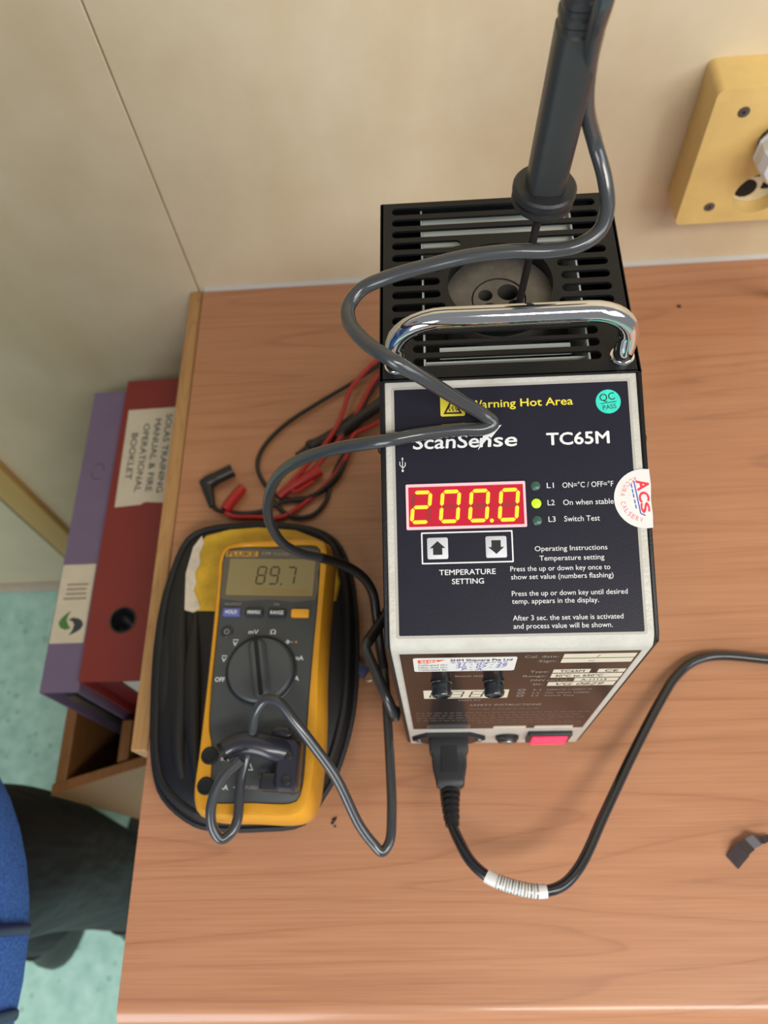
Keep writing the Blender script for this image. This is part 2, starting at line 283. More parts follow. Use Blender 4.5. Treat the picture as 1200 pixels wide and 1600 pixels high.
# ---------------------------------------------------------------- cable courses (world metres)
PATHS={
 'probe_cable':[(0.0981, 0.1792, 0.5), (0.0945, 0.1696, 0.49), (0.0927, 0.1673, 0.475), (0.0927, 0.1734, 0.46), (0.0943, 0.1808, 0.44), (0.0974, 0.1849, 0.42), (0.1046, 0.1878, 0.4), (0.1098, 0.1792, 0.388), (0.1111, 0.1698, 0.38), (0.1074, 0.1614, 0.375), (0.098, 0.1562, 0.372), (0.0851, 0.1557, 0.37), (0.0676, 0.1568, 0.37), (0.047, 0.1572, 0.368), (0.029, 0.157, 0.364), (0.0105, 0.1554, 0.36), (-0.0038, 0.1531, 0.355), (-0.0103, 0.1458, 0.352), (-0.0099, 0.1359, 0.352), (-0.0029, 0.1227, 0.354), (0.0102, 0.1092, 0.356), (0.0238, 0.1064, 0.345), (0.0404, 0.107, 0.325), (0.0534, 0.1066, 0.311), (0.0582, 0.104, 0.307), (0.0543, 0.1018, 0.306), (0.042, 0.1017, 0.306), (0.0225, 0.1008, 0.305), (0.0028, 0.0983, 0.304), (-0.022, 0.1039, 0.29), (-0.0476, 0.1145, 0.262), (-0.0675, 0.1225, 0.23), (-0.0808, 0.1244, 0.195), (-0.0849, 0.1212, 0.168), (-0.0801, 0.116, 0.145), (-0.0692, 0.115, 0.128), (-0.0569, 0.1166, 0.116)],
 'probe_sleeve':[(-0.0578, 0.1164, 0.1165), (-0.0431, 0.1171, 0.1), (-0.03, 0.1132, 0.085), (-0.0229, 0.1054, 0.07), (-0.0212, 0.0922, 0.055), (-0.0193, 0.0699, 0.042), (-0.0167, 0.0528, 0.038)],
 'probe_cable_low':[(-0.0167, 0.0544, 0.038), (-0.0153, 0.0346, 0.04), (-0.0136, 0.0085, 0.048), (-0.0114, -0.0257, 0.06), (-0.0105, -0.0565, 0.066), (-0.0125, -0.0758, 0.067), (-0.0174, -0.0813, 0.067), (-0.0232, -0.0762, 0.07), (-0.0316, -0.0654, 0.078), (-0.0454, -0.037, 0.1), (-0.0588, -0.0185, 0.115), (-0.0705, -0.0039, 0.125), (-0.0812, 0.0079, 0.13), (-0.0895, 0.0098, 0.128), (-0.0967, 0.0044, 0.121), (-0.1023, -0.0055, 0.107), (-0.108, -0.0177, 0.092), (-0.1126, -0.0341, 0.0885), (-0.113, -0.0466, 0.0885), (-0.1133, -0.0609, 0.0885), (-0.1166, -0.0688, 0.0885), (-0.1231, -0.0731, 0.089), (-0.1286, -0.0651, 0.095), (-0.1274, -0.05, 0.103), (-0.1195, -0.0354, 0.108), (-0.1079, -0.0254, 0.111)],
 'extra_loop_dark':[(-0.008, 0.1309, 0.03), (-0.008, 0.1087, 0.045), (-0.0158, 0.086, 0.06), (-0.027, 0.0647, 0.07)],
 'extra_loop_grey':[(-0.0265, 0.0662, 0.07), (-0.0279, 0.0605, 0.071), (-0.0216, 0.0438, 0.072), (-0.0136, 0.0245, 0.072), (-0.008, 0.0125, 0.062), (-0.008, 0.0137, 0.045), (-0.008, 0.0215, 0.03)],
 'power_cable':[(0.0313, -0.0637, 0.045), (0.0356, -0.0746, 0.05), (0.0423, -0.0871, 0.054), (0.0525, -0.0965, 0.056), (0.0691, -0.1033, 0.057), (0.0879, -0.1066, 0.057), (0.1025, -0.1033, 0.055), (0.1161, -0.092, 0.05), (0.1406, -0.0563, 0.036), (0.17, -0.0127, 0.024), (0.1977, 0.0258, 0.014), (0.2153, 0.0472, 0.008), (0.2336, 0.0606, 0.005), (0.2523, 0.0644, 0.0045), (0.2919, 0.06, 0.0045), (0.3496, 0.0509, 0.0045)],
 'red_cable':[(-0.165, 0.2139, 0.006), (-0.1592, 0.2106, 0.004), (-0.1364, 0.2085, 0.0035), (-0.1123, 0.2074, 0.0035), (-0.0889, 0.2227, 0.004), (-0.0681, 0.2416, 0.006), (-0.0529, 0.2647, 0.009), (-0.0455, 0.2873, 0.012), (-0.0315, 0.2965, 0.01), (-0.0186, 0.305, 0.008), (-0.008, 0.3248, 0.006), (-0.008, 0.3469, 0.006), (-0.008, 0.3791, 0.006), (-0.0168, 0.3658, 0.008), (-0.0296, 0.3441, 0.009), (-0.0407, 0.3162, 0.012), (-0.0539, 0.2901, 0.014), (-0.0708, 0.266, 0.012), (-0.0892, 0.2484, 0.008), (-0.0999, 0.2406, 0.007)],
 'red_cable_two':[(-0.008, 0.3943, 0.006), (-0.008, 0.388, 0.006), (-0.0205, 0.3796, 0.008), (-0.0372, 0.3594, 0.01), (-0.0484, 0.3408, 0.012), (-0.0547, 0.315, 0.015), (-0.0603, 0.2958, 0.017), (-0.0748, 0.2728, 0.015), (-0.0946, 0.2492, 0.012), (-0.1057, 0.2369, 0.008), (-0.1009, 0.232, 0.0065), (-0.0832, 0.2423, 0.006)],
 'black_cable':[(-0.1797, 0.2226, 0.006), (-0.1728, 0.2167, 0.005), (-0.1576, 0.2132, 0.004), (-0.1337, 0.2137, 0.0035), (-0.1131, 0.2227, 0.0035), (-0.0831, 0.2278, 0.004), (-0.0622, 0.2432, 0.005), (-0.0522, 0.2673, 0.0045), (-0.0444, 0.2989, 0.005), (-0.0318, 0.3349, 0.006), (-0.0156, 0.3602, 0.007), (-0.008, 0.3799, 0.005), (-0.008, 0.396, 0.005), (-0.0156, 0.38, 0.005), (-0.0415, 0.3578, 0.005), (-0.0797, 0.3327, 0.0045), (-0.1139, 0.3079, 0.004), (-0.134, 0.2827, 0.004), (-0.1385, 0.2636, 0.004), (-0.1299, 0.2426, 0.0035), (-0.1133, 0.2275, 0.0035), (-0.0981, 0.224, 0.0035), (-0.0768, 0.2309, 0.0065), (-0.06, 0.248, 0.0085), (-0.05, 0.2754, 0.0085), (-0.0378, 0.3103, 0.0095)],
 'black_loop':[(-0.1224, 0.2279, 0.0035), (-0.1146, 0.2161, 0.0035), (-0.1004, 0.2069, 0.0035), (-0.0838, 0.2081, 0.0035), (-0.0722, 0.2208, 0.0035), (-0.0677, 0.2374, 0.0035), (-0.0632, 0.2544, 0.0035), (-0.0525, 0.2753, 0.003), (-0.0415, 0.2855, 0.003)],
 'black_probe':[(-0.008, 0.3363, 0.012), (-0.0188, 0.3224, 0.012), (-0.0405, 0.3045, 0.013), (-0.0558, 0.2916, 0.013), (-0.0619, 0.2854, 0.013)],
 'black_probe_two':[(-0.0412, 0.3125, 0.0065), (-0.0659, 0.2919, 0.0065), (-0.0843, 0.2806, 0.0065), (-0.0928, 0.2742, 0.006), (-0.1009, 0.271, 0.005)],
 'red_probe':[(-0.0773, 0.2532, 0.007), (-0.0952, 0.2424, 0.007), (-0.1083, 0.234, 0.006), (-0.1155, 0.2281, 0.005)],
 'red_plug':[(-0.165, 0.2156, 0.0065), (-0.1575, 0.228, 0.0065), (-0.1498, 0.2385, 0.0065)],
 'black_plug_long':[(-0.1856, 0.2441, 0.007), (-0.1721, 0.2518, 0.007), (-0.1609, 0.2575, 0.007)],
 'black_plug_short':[(-0.1859, 0.2469, 0.007), (-0.1816, 0.233, 0.007), (-0.1776, 0.2198, 0.006)],
}
# ---------------------------------------------------------------- the setting
YW = .4919; FZ = -.865
def struct(name, mb, material, **k):
    o = mk(name, mb, material, **k); o['kind'] = 'structure'; return o
struct('floor', box(-2.2, 2.2, -2.6, YW+.05, FZ-.05, FZ), 'floor')
wall = bpy.data.objects.new('wall_back', None); COL.objects.link(wall); wall.location = (0, YW, FZ); wall['kind'] = 'structure'
def wpart(name, mb, material, label=None): return mk(name, mb, material, wall, label, world=True)
bev(wpart('panel', box(-.2186, 2.2, YW, YW+.03, FZ, 1.9), 'wall'), .0012)
bev(wpart('panel', box(-.655, -.2196, YW, YW+.03, FZ, 1.9), 'wall'), .0012)
wpart('panel', box(-2.2, -.655, YW+.012, YW+.03, FZ, 1.9), 'doorp')
wpart('joint_backing', box(-.225, -.213, YW+.006, YW+.028, FZ, 1.89), 'gap')
wpart('caulk_line', tube([(-.212, YW-.0005, .001), (2.15, YW-.0005, .001)], .0035, 8), 'caulk')
t1 = struct('trim_1', rbox(Frame((0, YW, FZ), (1, 0, 0), (0, 0, 1), (0, -1, 0)), -670, -620, 14, 2760, -2, 12, 2, 3), 'trim')
struct('trim_2', box(-.682, -.6695, YW-.003, YW+.012, FZ+.001, 1.9), 'gap')
struct('baseboard_back', rbox(Frame((0, YW, FZ), (1, 0, 0), (0, 0, 1), (0, -1, 0)), -2200, -690, 0, 12, -11, 4, 1, 1), 'strip')

# ---------------------------------------------------------------- desk
desk = thing('desk', 'cherry wood laminate desk with rounded front edge against the cream wall', 'desk', (.45, .15, FZ))
XL = -.2134
prof = [(YW-.001, 0.), (-.176, 0.)]+[(-.176-.016*math.sin(math.radians(a)), -.016+.016*math.cos(math.radians(a))) for a in range(10, 181, 10)]+[(YW-.001, -.032)]
mb = MB(); n = len(prof)
mb.add([(x, y, z) for x in (XL, 1.15) for y, z in prof], [tuple(range(n)), tuple(range(2*n-1, n-1, -1))]+[(i, n+i, n+(i+1) % n, (i+1) % n) for i in range(n)])
mk('desktop', mb, 'wood', desk, world=True)
o = mk('side_batten', box(-.2290, XL-.0016, .0012, YW-.001, -.034, -.0015), 'pine', desk, 'bare pale timber batten along the side', world=True); bev(o, .0015)
mk('batten_gap', box(XL-.0016, XL-.0002, .0012, YW-.001, -.034, -.004), 'gap', desk, world=True)
o = mk('side_panel', box(-.195, -.175, -.12, .44, FZ, -.032), 'wood', desk, world=True)
o = mk('side_panel', box(1.10, 1.12, -.12, .44, FZ, -.032), 'wood', desk, world=True)
mk('back_rail', box(-.175, 1.10, .40, .42, -.35, -.032), 'wood', desk, world=True)

# ---------------------------------------------------------------- dry block calibrator
W, HM, HT, DD, D = 130., 267.65, 309.6, 130.95, 258.4
cal = thing('dry_block_calibrator', 'black and beige dry block calibrator with red 200.0 display and chrome handle', 'calibrator', (.0015, .0006, 0), -.01349)
FU = Frame((0, 0, HM/1000), (1, 0, 0), (0, DD, HT-HM), (0, -(HT-HM), DD))
FL = Frame((0, 0, 0), (1, 0, 0), (0, 0, 1), (0, -1, 0))
FT = Frame((0, 0, HT/1000), (1, 0, 0), (0, 1, 0), (0, 0, 1))
LEN = math.hypot(DD, HT-HM)
# bent front panel with a rounded ridge
a_sl = math.atan2(HT-HM, DD); tl = 9*math.tan((math.pi/2-a_sl)/2)
fp = [(0., 6.), (0., HM-tl)]
cy, cz = 9., HM-tl
for k in range(1, 8):
    t = math.pi-(math.pi/2-a_sl)*k/8; fp.append((cy+9*math.cos(t), cz+9*math.sin(t)))
fp += [(tl*math.cos(a_sl), HM+tl*math.sin(a_sl)), (DD-.5, HT-.2)]
inner = [(y+2.2, z-1.2) for y, z in fp]
ring = fp+inner[::-1]; n = len(ring); mb = MB()
mb.add([(x/1000, y/1000, z/1000) for x in (.4, W-.4) for y, z in ring], [(i, n+i, n+(i+1) % n, (i+1) % n) for i in range(n)])
m_ = len(fp)
mb.f += [(i, i+1, n-2-i, n-1-i) for i in range(m_-1)]+[(n+i, n+i+1, 2*n-2-i, 2*n-1-i) for i in range(m_-1)]
front = bev(mk('front_panel', mb, 'beige', cal, 'hammered beige metal front with rounded ridge'), .0007)
# side sheets, back sheet, base
side = [(1.5, 4), (1.5, HM-2.5), (5, HM+.5), (DD-1, HT+.6), (D, HT+.6), (D, 4)]
for x0, x1 in ((-2.2, .2), (W-.2, W+2.2)):
    mb = MB(); v = [(x/1000, y/1000, z/1000) for x in (x0, x1) for y, z in side]; k = len(side)
    mb.add(v, [tuple(range(k)), tuple(range(2*k-1, k-1, -1))]+[(i, k+i, k+(i+1) % k, (i+1) % k) for i in range(k)])
    bev(mk('side_sheet', mb, 'black', cal), .0006)
mk('back_sheet', box(0, W/1000, (D-1.5)/1000, D/1000, .006, HT/1000), 'black', cal)
mk('base_sheet', box(.0004, W/1000-.0004, .003, (D-2)/1000, .004, .0075), 'black', cal)
for fx in (14, 116):
    for fy in (20, 236): mk('rubber_foot', lathe(Frame((fx/1000, fy/1000, 0), (1, 0, 0), (0, 1, 0), (0, 0, 1)), 0, 0, [(7, 0), (8, 4.2)], 16), 'rubber', cal)
for x, sx in ((W+2.2, 1), (-2.2, -1)):
    for y, z in ((101, 292), (20, 60), (235, 60), (235, 270)):
        mk('side_screw', lathe(Frame((x/1000, y/1000, z/1000), (0, 1, 0), (0, 0, 1), (sx, 0, 0)), 0, 0, [(3.4, 0), (3.1, 1.1), (1.8, 1.9)], 14), 'black', cal)
# slotted top grille
def slot(x0, x1, y, h=5.5): return rrect(x0, x1, y-h/2, y+h/2, h/2-.05, 4)
holes = []
for k in range(10):
    y = 251.5-9.1*k; cyy = 194.
    dy = max(0, abs(y-cyy)-2.5)
    if k < 3: holes.append(slot(4.6, 123.2 if k else 122.5, y)); continue
    hw = math.sqrt(max(0, 31.5**2-dy**2)) if dy < 31.5 else 0
    hw = max(hw+1.5, 20.5)
    holes.append(slot(4.6, 64.4-hw, y)); holes.append(slot(64.4+hw+.6, 124.6, y))
for y in (158.2, 150.3, 141.7): holes.append(slot(15.6, 113.5, y))
holes.append(circ(64.4, 194, 29, 48))
top = mk('top_grille', plate(FT, rrect(-2.2, W+2.2, DD-.3, D, 1.), holes, -1.0, .6), 'black', cal, 'black slotted grille plate with round well opening', ang=25)
mk('grille_lip', box(-.0022, (W+2.2)/1000, (DD-1.2)/1000, (DD+.4)/1000, (HT-6)/1000, (HT+.6)/1000), 'black', cal)
# heater well and shield under the grille
FB = Frame((0, 0, (HT-8)/1000), (1, 0, 0), (0, 1, 0), (0, 0, 1))
mk('heater_block', plate(FB, circ(64.4, 192, 30, 40), [circ(64, 189.8, 15.2, 30)], -60, 0), 'darksteel', cal, 'heat stained steel block', ang=25)
mk('block_ring', lathe(FB, 64.4, 194, [(29.3, -1), (29.3, 6.5), (31, 6.5), (31, -1)], 40, cap0=False, cap1=False), 'black', cal)
ih = [(56.7, 193., 4.1), (69.4, 194.6, 5.9), (58.7, 183.6, 4.), (72.6, 185.2, 3.9)]
ins = mk('insert_sleeve', plate(FB, circ(64, 189.8, 14.4, 36), [circ(*h, 18) for h in ih], -50, -.6), 'darksteel', cal, 'drilled metal insert with four wells', ang=25)
mk('well_floor', plate(FB, circ(64, 189.8, 14.8, 24), (), -52, -50.5), 'hole', cal)
for x0, x1, y0, y1 in ((21.3, 22.3, 136, 255), (107.6, 108.6, 136, 255)):
    mk('shield_wall', box(x0/1000, x1/1000, y0/1000, y1/1000, .12, (HT-3)/1000), 'shield', cal)
for y in (136.5, 147.5, 243., 253.5): mk('shield_wall', box(.0225, .1075, y/1000, (y+1)/1000, .12, (HT-6-(3 if y in (147.5, 243.) else 0))/1000), 'shield', cal)
mk('shield_tray', box(.004, .126, .134, .256, (HT-45)/1000, (HT-44)/1000), 'black', cal)
mk('shield_tray', box(.0225, .1075, .2310, .2568, (HT-9)/1000, (HT-8)/1000), 'shield', cal)
mk('shield_tray', box(.030, .100, .1500, .1570, (HT-9)/1000, (HT-8)/1000), 'shield', cal)
# chrome handle
hx0, hx1, hy, hz = 6.8, 123.6, 140., 35.
hp = [(hx0-.4, hy, 0), (hx0-.3, hy, 12)]
for k in range(0, 9): t = math.radians(180-90*k/8); hp.append((hx0+26+26*math.cos(t), hy+1.0, hz-22+22*math.sin(t)))
for k in range(0, 9): t = math.radians(90-90*k/8); hp.append((hx1-22+22*math.cos(t), hy+1.0, hz-20+20*math.sin(t)))
hp += [(hx1, hy, 12), (hx1, hy, 0)]
mk('handle', tube([FT(x, y, z+.6) for x, y, z in hp], .0052, 20), 'chrome', cal, 'bent chrome carrying handle')
for x in (hx0, hx1): mk('handle_washer', lathe(FT, x, hy, [(6.2, .6), (6.2, 1.2), (5.6, 1.5), (5., 1.5)], 24), 'chrome', cal)
# upper overlay and printing
def cp(name, mb, material, label=None, parent=cal): return mk(name, mb, material, parent, label, ang=30)
cp('overlay_border', rbox(FU, 4.0, 126.2, 4.3, 133.4, -.3, .12, 1.2), 'border')
ov = cp('control_overlay', rbox(FU, 5.4, 124.8, 5.7, 132.1, 0, .3, .6), 'decal', 'dark navy printed control overlay')
FUt = FU
def ut(s, x, y, wd, cap, m='white', **k): return text(s, FUt, x, y, wd, cap, m, ov, **k)
cp('warning_label', rbox(FU, 29.2, 41.8, 117, 128.5, .25, .42, 1), 'yellowp', parent=ov)
mb = MB(); tri = [(30.7, 118.2), (40.3, 118.2), (35.5, 127.2)]
tin = [(32.2, 119.1), (38.8, 119.1), (35.5, 125.3)]
plate(FU, tri, [tin], .4, .5, mb)
for q in (33.7, 35.5, 37.3):
    pts = [(q+.5*math.sin(k*1.3), 119.8+.42*k) for k in range(7)]
    for a, b in zip(pts, pts[1:]): line(FU, *a, *b, .45, .4, .5, mb)
cp('warning_symbol', mb, 'blackp', parent=ov)
ut('Wa', 44.6, 120.9, 8.5, 4.0, 'yellowp', bold=.012); ut('rning Hot Area', 53.9, 120.9, 42.8, 4.0, 'yellowp', bold=.012)
cp('inspection_sticker', lathe(FU, 114.5, 121.7, [(6.3, .3), (6.25, .48)], 36), 'teal', 'round teal inspection sticker', ov)
fq = FU.sub(114.5, 121.7, 7)
mb = MB(); text('QC', fq, -4.0, .6, 7.6, 3.7, '', None, lift=.52, mb=mb, build=False); text('PASS', fq, -3.3, -4.0, 6.8, 2.3, '', None, lift=.52, mb=mb, build=False); line(fq, -4, -.6, 4, -.6, .35, .5, .52, mb); cp('lettering', mb, 'blackp', parent=ov)
ut('ScanSe', 14.7, 100.3, 33.6, 6.9, bold=.014, shear=.08); ut('nse', 48.6, 100.3, 18.9, 6.9, bold=.014, shear=.08)
mb = MB(); plate(FU, [(47.6, 98.6), (51.6, 108.6), (60.2, 111.6), (54.6, 104.8), (53.6, 105.6)][::-1], (), .3, .42, mb); cp('spark_emblem', mb, 'white', parent=ov)
ut('TC65M', 82.6, 100.1, 31.2, 6.1, bold=.02)
mb = MB(); line(FU, 9, 89.3, 9, 95.4, .35, .3, .4, mb); line(FU, 9, 90.8, 7.6, 92.2, .35, .3, .4, mb); line(FU, 7.6, 92.2, 7.6, 94, .35, .3, .4, mb); line(FU, 9, 90.4, 10.4, 91.8, .35, .3, .4, mb); line(FU, 10.4, 91.8, 10.4, 93.6, .35, .3, .4, mb)
plate(FU, circ(9, 89.2, .6, 10), (), .3, .4, mb); plate(FU, [(8.4, 95.2), (9.6, 95.2), (9, 96.3)], (), .3, .4, mb); cp('port_symbol', mb, 'white', parent=ov)
# display
disp = cp('led_display', plate(FU, rrect(10.3, 70.6, 58.5, 81.8, .6), [rrect(11.6, 69.4, 59.9, 80.4, .4)], .2, 1.1), 'dispframe', 'frame of the lit red display with painted pink glow')
cp('filter', rbox(FU, 11.4, 69.6, 59.7, 80.6, .2, .5, .4), 'dispbg', parent=disp)
for k, ch in enumerate('2000'):
    x = 13.0+14.6*k+(.3 if k == 3 else 0)
    off = [s for s in 'abcdefg' if s not in DIG[ch]]
    if off: cp('dark_segment', seven(FU, x, 62.4, 8.4, 15.2, 1.6, .1, off, .5, .58, MB(), .35), 'unlit', parent=disp)
    cp('lit_digit', seven(FU, x, 62.4, 8.4, 15.2, 1.85, .1, DIG[ch], .5, .72, MB(), .35), 'lit', parent=disp)
cp('lit_point', plate(FU, circ(53.2, 62.2, 1.0, 14), (), .5, .72), 'lit', parent=disp)
for v, m in ((79.2, 'ledoff'), (70.2, 'ledon'), (61.5, 'ledoff')):
    cp('indicator_light', lathe(FU, 75.8, v, [(2.4, .2), (2.4, .5), (2.1, .8), (1.2, 1.1), (.3, 1.2)], 20), m, {'ledon': 'lit yellow green indicator', 'ledoff': 'dark green unlit indicator'}[m])
for s, y in (('L1', 77.9), ('L2', 69.1), ('L3', 60.7)): ut(s, 81.4, y, 3.5, 2.7)
ut('ON=°C / OFF=°F', 89.2, 77.8, 25.2, 2.7); ut('On when stable', 89.1, 69.0, 24.9, 2.7); ut('Switch Test', 89.2, 60.7, 17.5, 2.7)
cp('key_outline', plate(FU, rrect(17.5, 63.3, 41, 57.1, .5), [rrect(18.2, 62.6, 41.7, 56.4, .3)], .3, .4), 'white', parent=ov)
for x0, d in ((20.4, 1), (49.6, -1)):
    kb = cp('arrow_key', rbox(FU, x0, x0+10.5, 43.4, 54.3, .3, .9, .9, .25), 'key', 'light grey membrane key')
    cx, c_y = x0+5.25, 48.85
    cp('arrow', plate(FU, [(cx+a, c_y+d*b) for a, b in ((0, 3.6), (-3.9, .1), (-2.3, .1), (-2.3, -3.3), (2.3, -3.3), (2.3, .1), (3.9, .1))], (), .88, 1.0), 'blackp', parent=kb)
ut('TEMPERATURE', 26.1, 35.4, 28, 2.6, bold=.008); ut('SETTING', 32.3, 30.8, 15.8, 2.6, bold=.008)
for s, x0, x1, y in (('Operating Instructions', 73.9, 109.5, 46.2), ('Temperature setting', 76, 107.7, 41.4), ('Press the up or down key once to', 61.4, 110.3, 36.4), ('show set value (numbers flashing)', 61.6, 111.6, 32.4), ('Press the up or down key until desired', 61.6, 117.9, 24.2), ('temp. appears in the display.', 61.5, 103.8, 20.4), ('After 3 sec. the set value is activated', 61.6, 115.1, 12.2), ('and process value will be shown.', 61.7, 109.7, 8.2)):
    ut(s, x0, y, x1-x0, 2.45)
# half round service sticker folded at the panel edge
cc = (129.2, 71.1); arc = [(cc[0]+15*math.cos(math.radians(a)), cc[1]+15*math.sin(math.radians(a))) for a in range(80, 281, 8)]
stk = cp('service_sticker', plate(FU, arc+[(132.3, 56.3), (132.6, 63), (132.2, 70), (132.7, 78), (132.3, 86)], (), .42, .62), 'paper', 'white half round service sticker on the edge')
mb = MB(); st = 'ACCURA CALSERV'
for k, ch in enumerate(st):
    if ch == ' ': continue
    a = 112+(258-112)*k/(len(st)-1); fr = FU.sub(cc[0]+12.0*math.cos(math.radians(a)), cc[1]+12.0*math.sin(math.radians(a)), a+90)
    text(ch, fr, 0, 0, 1.5, 2.3, '', None, lift=.66, align='C', mb=mb, build=False)
cp('lettering', mb, 'pinkp', parent=stk)
fr = FU.sub(124.9, 80.5, -82)
mb = MB(); text('A', fr, .5, .5, 5.0, 5.8, '', None, bold=.03, lift=.66, mb=mb, build=False); text('C', fr, 6.6, .4, 4.8, 4.7, '', None, bold=.03, lift=.66, mb=mb, build=False); text('S', fr, 12.2, .3, 4.6, 4.0, '', None, bold=.03, lift=.66, mb=mb, build=False); cp('lettering', mb, 'redp', parent=stk)
mb = MB(); line(fr, .2, -.5, 17, -.5, .6, .63, .66, mb); line(fr, 17, -.5, 18.4, 1.6, .6, .63, .66, mb); cp('printed_line', mb, 'bluep', parent=stk)
mb = MB()
for x in (1.5, 4.2, 6.6, 9.6, 12.2): line(fr, x, -2.1, x+2, -2.1, .6, .62, .66, mb)
cp('fine_print', mb, 'bluep', parent=stk)
# lower overlay and printing
cp('overlay_border', rbox(FL, 3.9, 126.2, 64, 257.4, -.3, .12, 1.2), 'border')
lo = cp('rating_overlay', rbox(FL, 4.7, 125.4, 65, 256.4, 0, .3, .6), 'lowdecal', 'glossy dark brown rating overlay')
def lt(s, x, y, wd, cap, m='dimprint', par=lo, **k): return text(s, FL, x, y, wd, cap, m, par, **k)
cs = cp('calibration_sticker', rbox(FL, 11.2, 64.8, 223.8, 249.6, .3, .5, 1.6), 'paper', 'white calibration sticker with blue handwriting')
cp('logo_band', plate(FL, [(13.6, 246.6), (28, 246.6), (24, 242.6), (19.5, 240.4), (13.6, 240.4)][::-1], (), .5, .56), 'orangep', parent=cs)
lt('SHM', 15, 241.6, 8.5, 4, 'paper', cs, bold=.03, lift=.6)
lt('SHM Shipcare Pte Ltd', 30.6, 243.2, 31.8, 4.0, 'blackp', cs, bold=.02, lift=.56)
mb = MB()
for x in range(31, 60, 3): line(FL, x, 240.6, x+2.2, 240.6, 1.0, .5, .55, mb)
cp('fine_print', mb, 'bluep', parent=cs)
for s, y in (('Calibrated On:', 235.4), ('Next Due On:', 230.6), ('Calibrated By:', 226.0)): lt(s, 13.6, y, 15.6, 2.8, 'blackp', cs, lift=.56)
for s, y in (('31 - 07 - 26', 235.0), ('30 - 07 - 27', 230.0), ('P - A.', 225.2)): lt(s, 33.5 if y > 227 else 36.5, y, 27 if y > 227 else 12, 4.2, 'bluep', cs, shear=.25, lift=.58)
for x in (25.6, 55.):
    kb = cp('binding_post', lathe(FL, x, 202., [(6.2, .2), (6.2, 1.4), (5.6, 1.8), (5.6, 8.2), (5.2, 9), (4.2, 9.4), (4.2, 8.6), (.5, 8.4)], 26), 'cord', 'glossy black terminal post')
lt('Switch test', 33.2, 211, 15.6, 3.4)
pic = cp('printed_display', rbox(FL, 14.8, 65.5, 160, 180.4, .3, .38, .4), 'cream', parent=lo)
mb = MB()
for k in range(4): seven(FL, 18.3+12*k, 162.6, 7, 14.6, 1.0, .12, 'abcdefg', .38, .44, mb, .3)
cp('printed_digits', mb, 'blackp', parent=lo)
lt('DISPLAY', 36, 152.6, 14, 3.4)
lt('Cal. date:', 68.6, 247, 17.2, 4.); lt('Sign:', 76.4, 238.6, 9.2, 4.)
for x0, x1, y0, y1 in ((88, 124.2, 245.6, 252.8), (88, 124.2, 236.8, 244.2), (86.2, 106, 216.6, 223.4), (110.2, 124.6, 216.6, 223.4), (86.2, 124.6, 206.4, 214.6), (100.2, 124.4, 198, 204.6), (86.4, 124.2, 188, 196.4)):
    cp('printed_box', rbox(FL, x0, x1, y0, y1, .3, .38, .3), 'cream', parent=lo)
for s, x, y, wd, cap in (('TC65M', 90, 218, 13, 4), ('CE', 114, 217.8, 7, 4.4), ('30°C to 650°C', 88.5, 208.2, 26, 4.4), ('A-11113', 104, 199.4, 14, 3.8)): lt(s, x, y, wd, cap, 'blackp', lift=.44, bold=.012)
lt('VG 0829', 91, 189.4, 27, 5.6, 'blackp', lift=.44, shear=.25)
lt('/', 105, 246.6, 1.4, 4.2, 'blackp', lift=.44); lt('-', 102, 238.4, 3, 4, 'blackp', lift=.44)
for s, x, y, wd in (('Type:', 74, 217.6, 10), ('Range:', 71, 208.4, 13), ('DNV cert.no.:', 76, 199.2, 22), ('SN.:', 78, 189.8, 6)): lt(s, x, y, wd, 4)
for k, (a, b) in enumerate((('L1', 'ON=°C / OFF=°F'), ('L2', 'On when stable'), ('L3', 'Switch Test'))):
    y = 177-7.2*k; lt(a, 80, y, 4, 3.2); lt(b, 87.5, y, (26, 26, 18)[k], 3.2)
    cp('printed_ring', plate(FL, circ(73, y+1.6, 2.3, 18), [circ(73, y+1.6, 1.7, 18)], .3, .36), 'dimprint', parent=lo)
lt('SAFETY INSTRUCTIONS', 43.4, 138.4, 45, 4.6)
for k, (x0, x1, y) in enumerate(((43.4, 88, 129), (8, 122, 118), (8, 118, 110), (8, 122, 102), (8, 100, 94), (50, 122, 86))):
    mb = MB(); x = x0
    while x < x1:
        q = random.uniform(2, 6); line(FL, x, y, min(x+q, x1), y, 1.5, .3, .34, mb); x += q+1.3
    cp('fine_print', mb, 'fineprint', parent=lo)
for x0, x1 in ((14.5, 45.4), (62, 85), (91, 118)): cp('name_strip', rbox(FL, x0, x1, 66.5, 72.5 if x0 > 20 else 79, .3, .7, .4), 'steel' if x0 < 20 else 'cream', parent=lo)
# mains inlet, fuse holder, rocker switch
inl = cp('mains_inlet', plate(FL, [(2.6, 36), (6, 31), (14, 21), (46, 21), (54, 31), (57.6, 36), (54, 41), (46, 51), (14, 51), (6, 41)], (), 0, 3.2), 'rubber', 'black mains inlet socket with flanged ears')
for x in (7.6, 52.6): cp('inlet_screw', lathe(FL, x, 36, [(2.6, 3.1), (2.4, 4.), (1.2, 4.5)], 14), 'steel', parent=inl)
fh = cp('fuse_holder', lathe(FL, 74, 34, [(8.8, 0), (8.8, 2.5), (7.6, 3.4), (7.2, 4.4), (6.4, 4.8)], 26), 'rubber', 'round black fuse holder')
cp('fuse_cap', lathe(FL, 74, 34, [(5.0, 4.7), (4.8, 5.3)], 20), 'steel', parent=fh)
sw = cp('rocker_switch', rbox(FL, 88.5, 120.5, 22, 52, 0, 3.2, 1.4, .6), 'rubber', 'black bezel of the lit red rocker switch')
mb = MB(); prof = [(27, 3), (27, 5.6), (38, 4.9), (47.5, 4.2), (47.5, 3)]; k = len(prof)
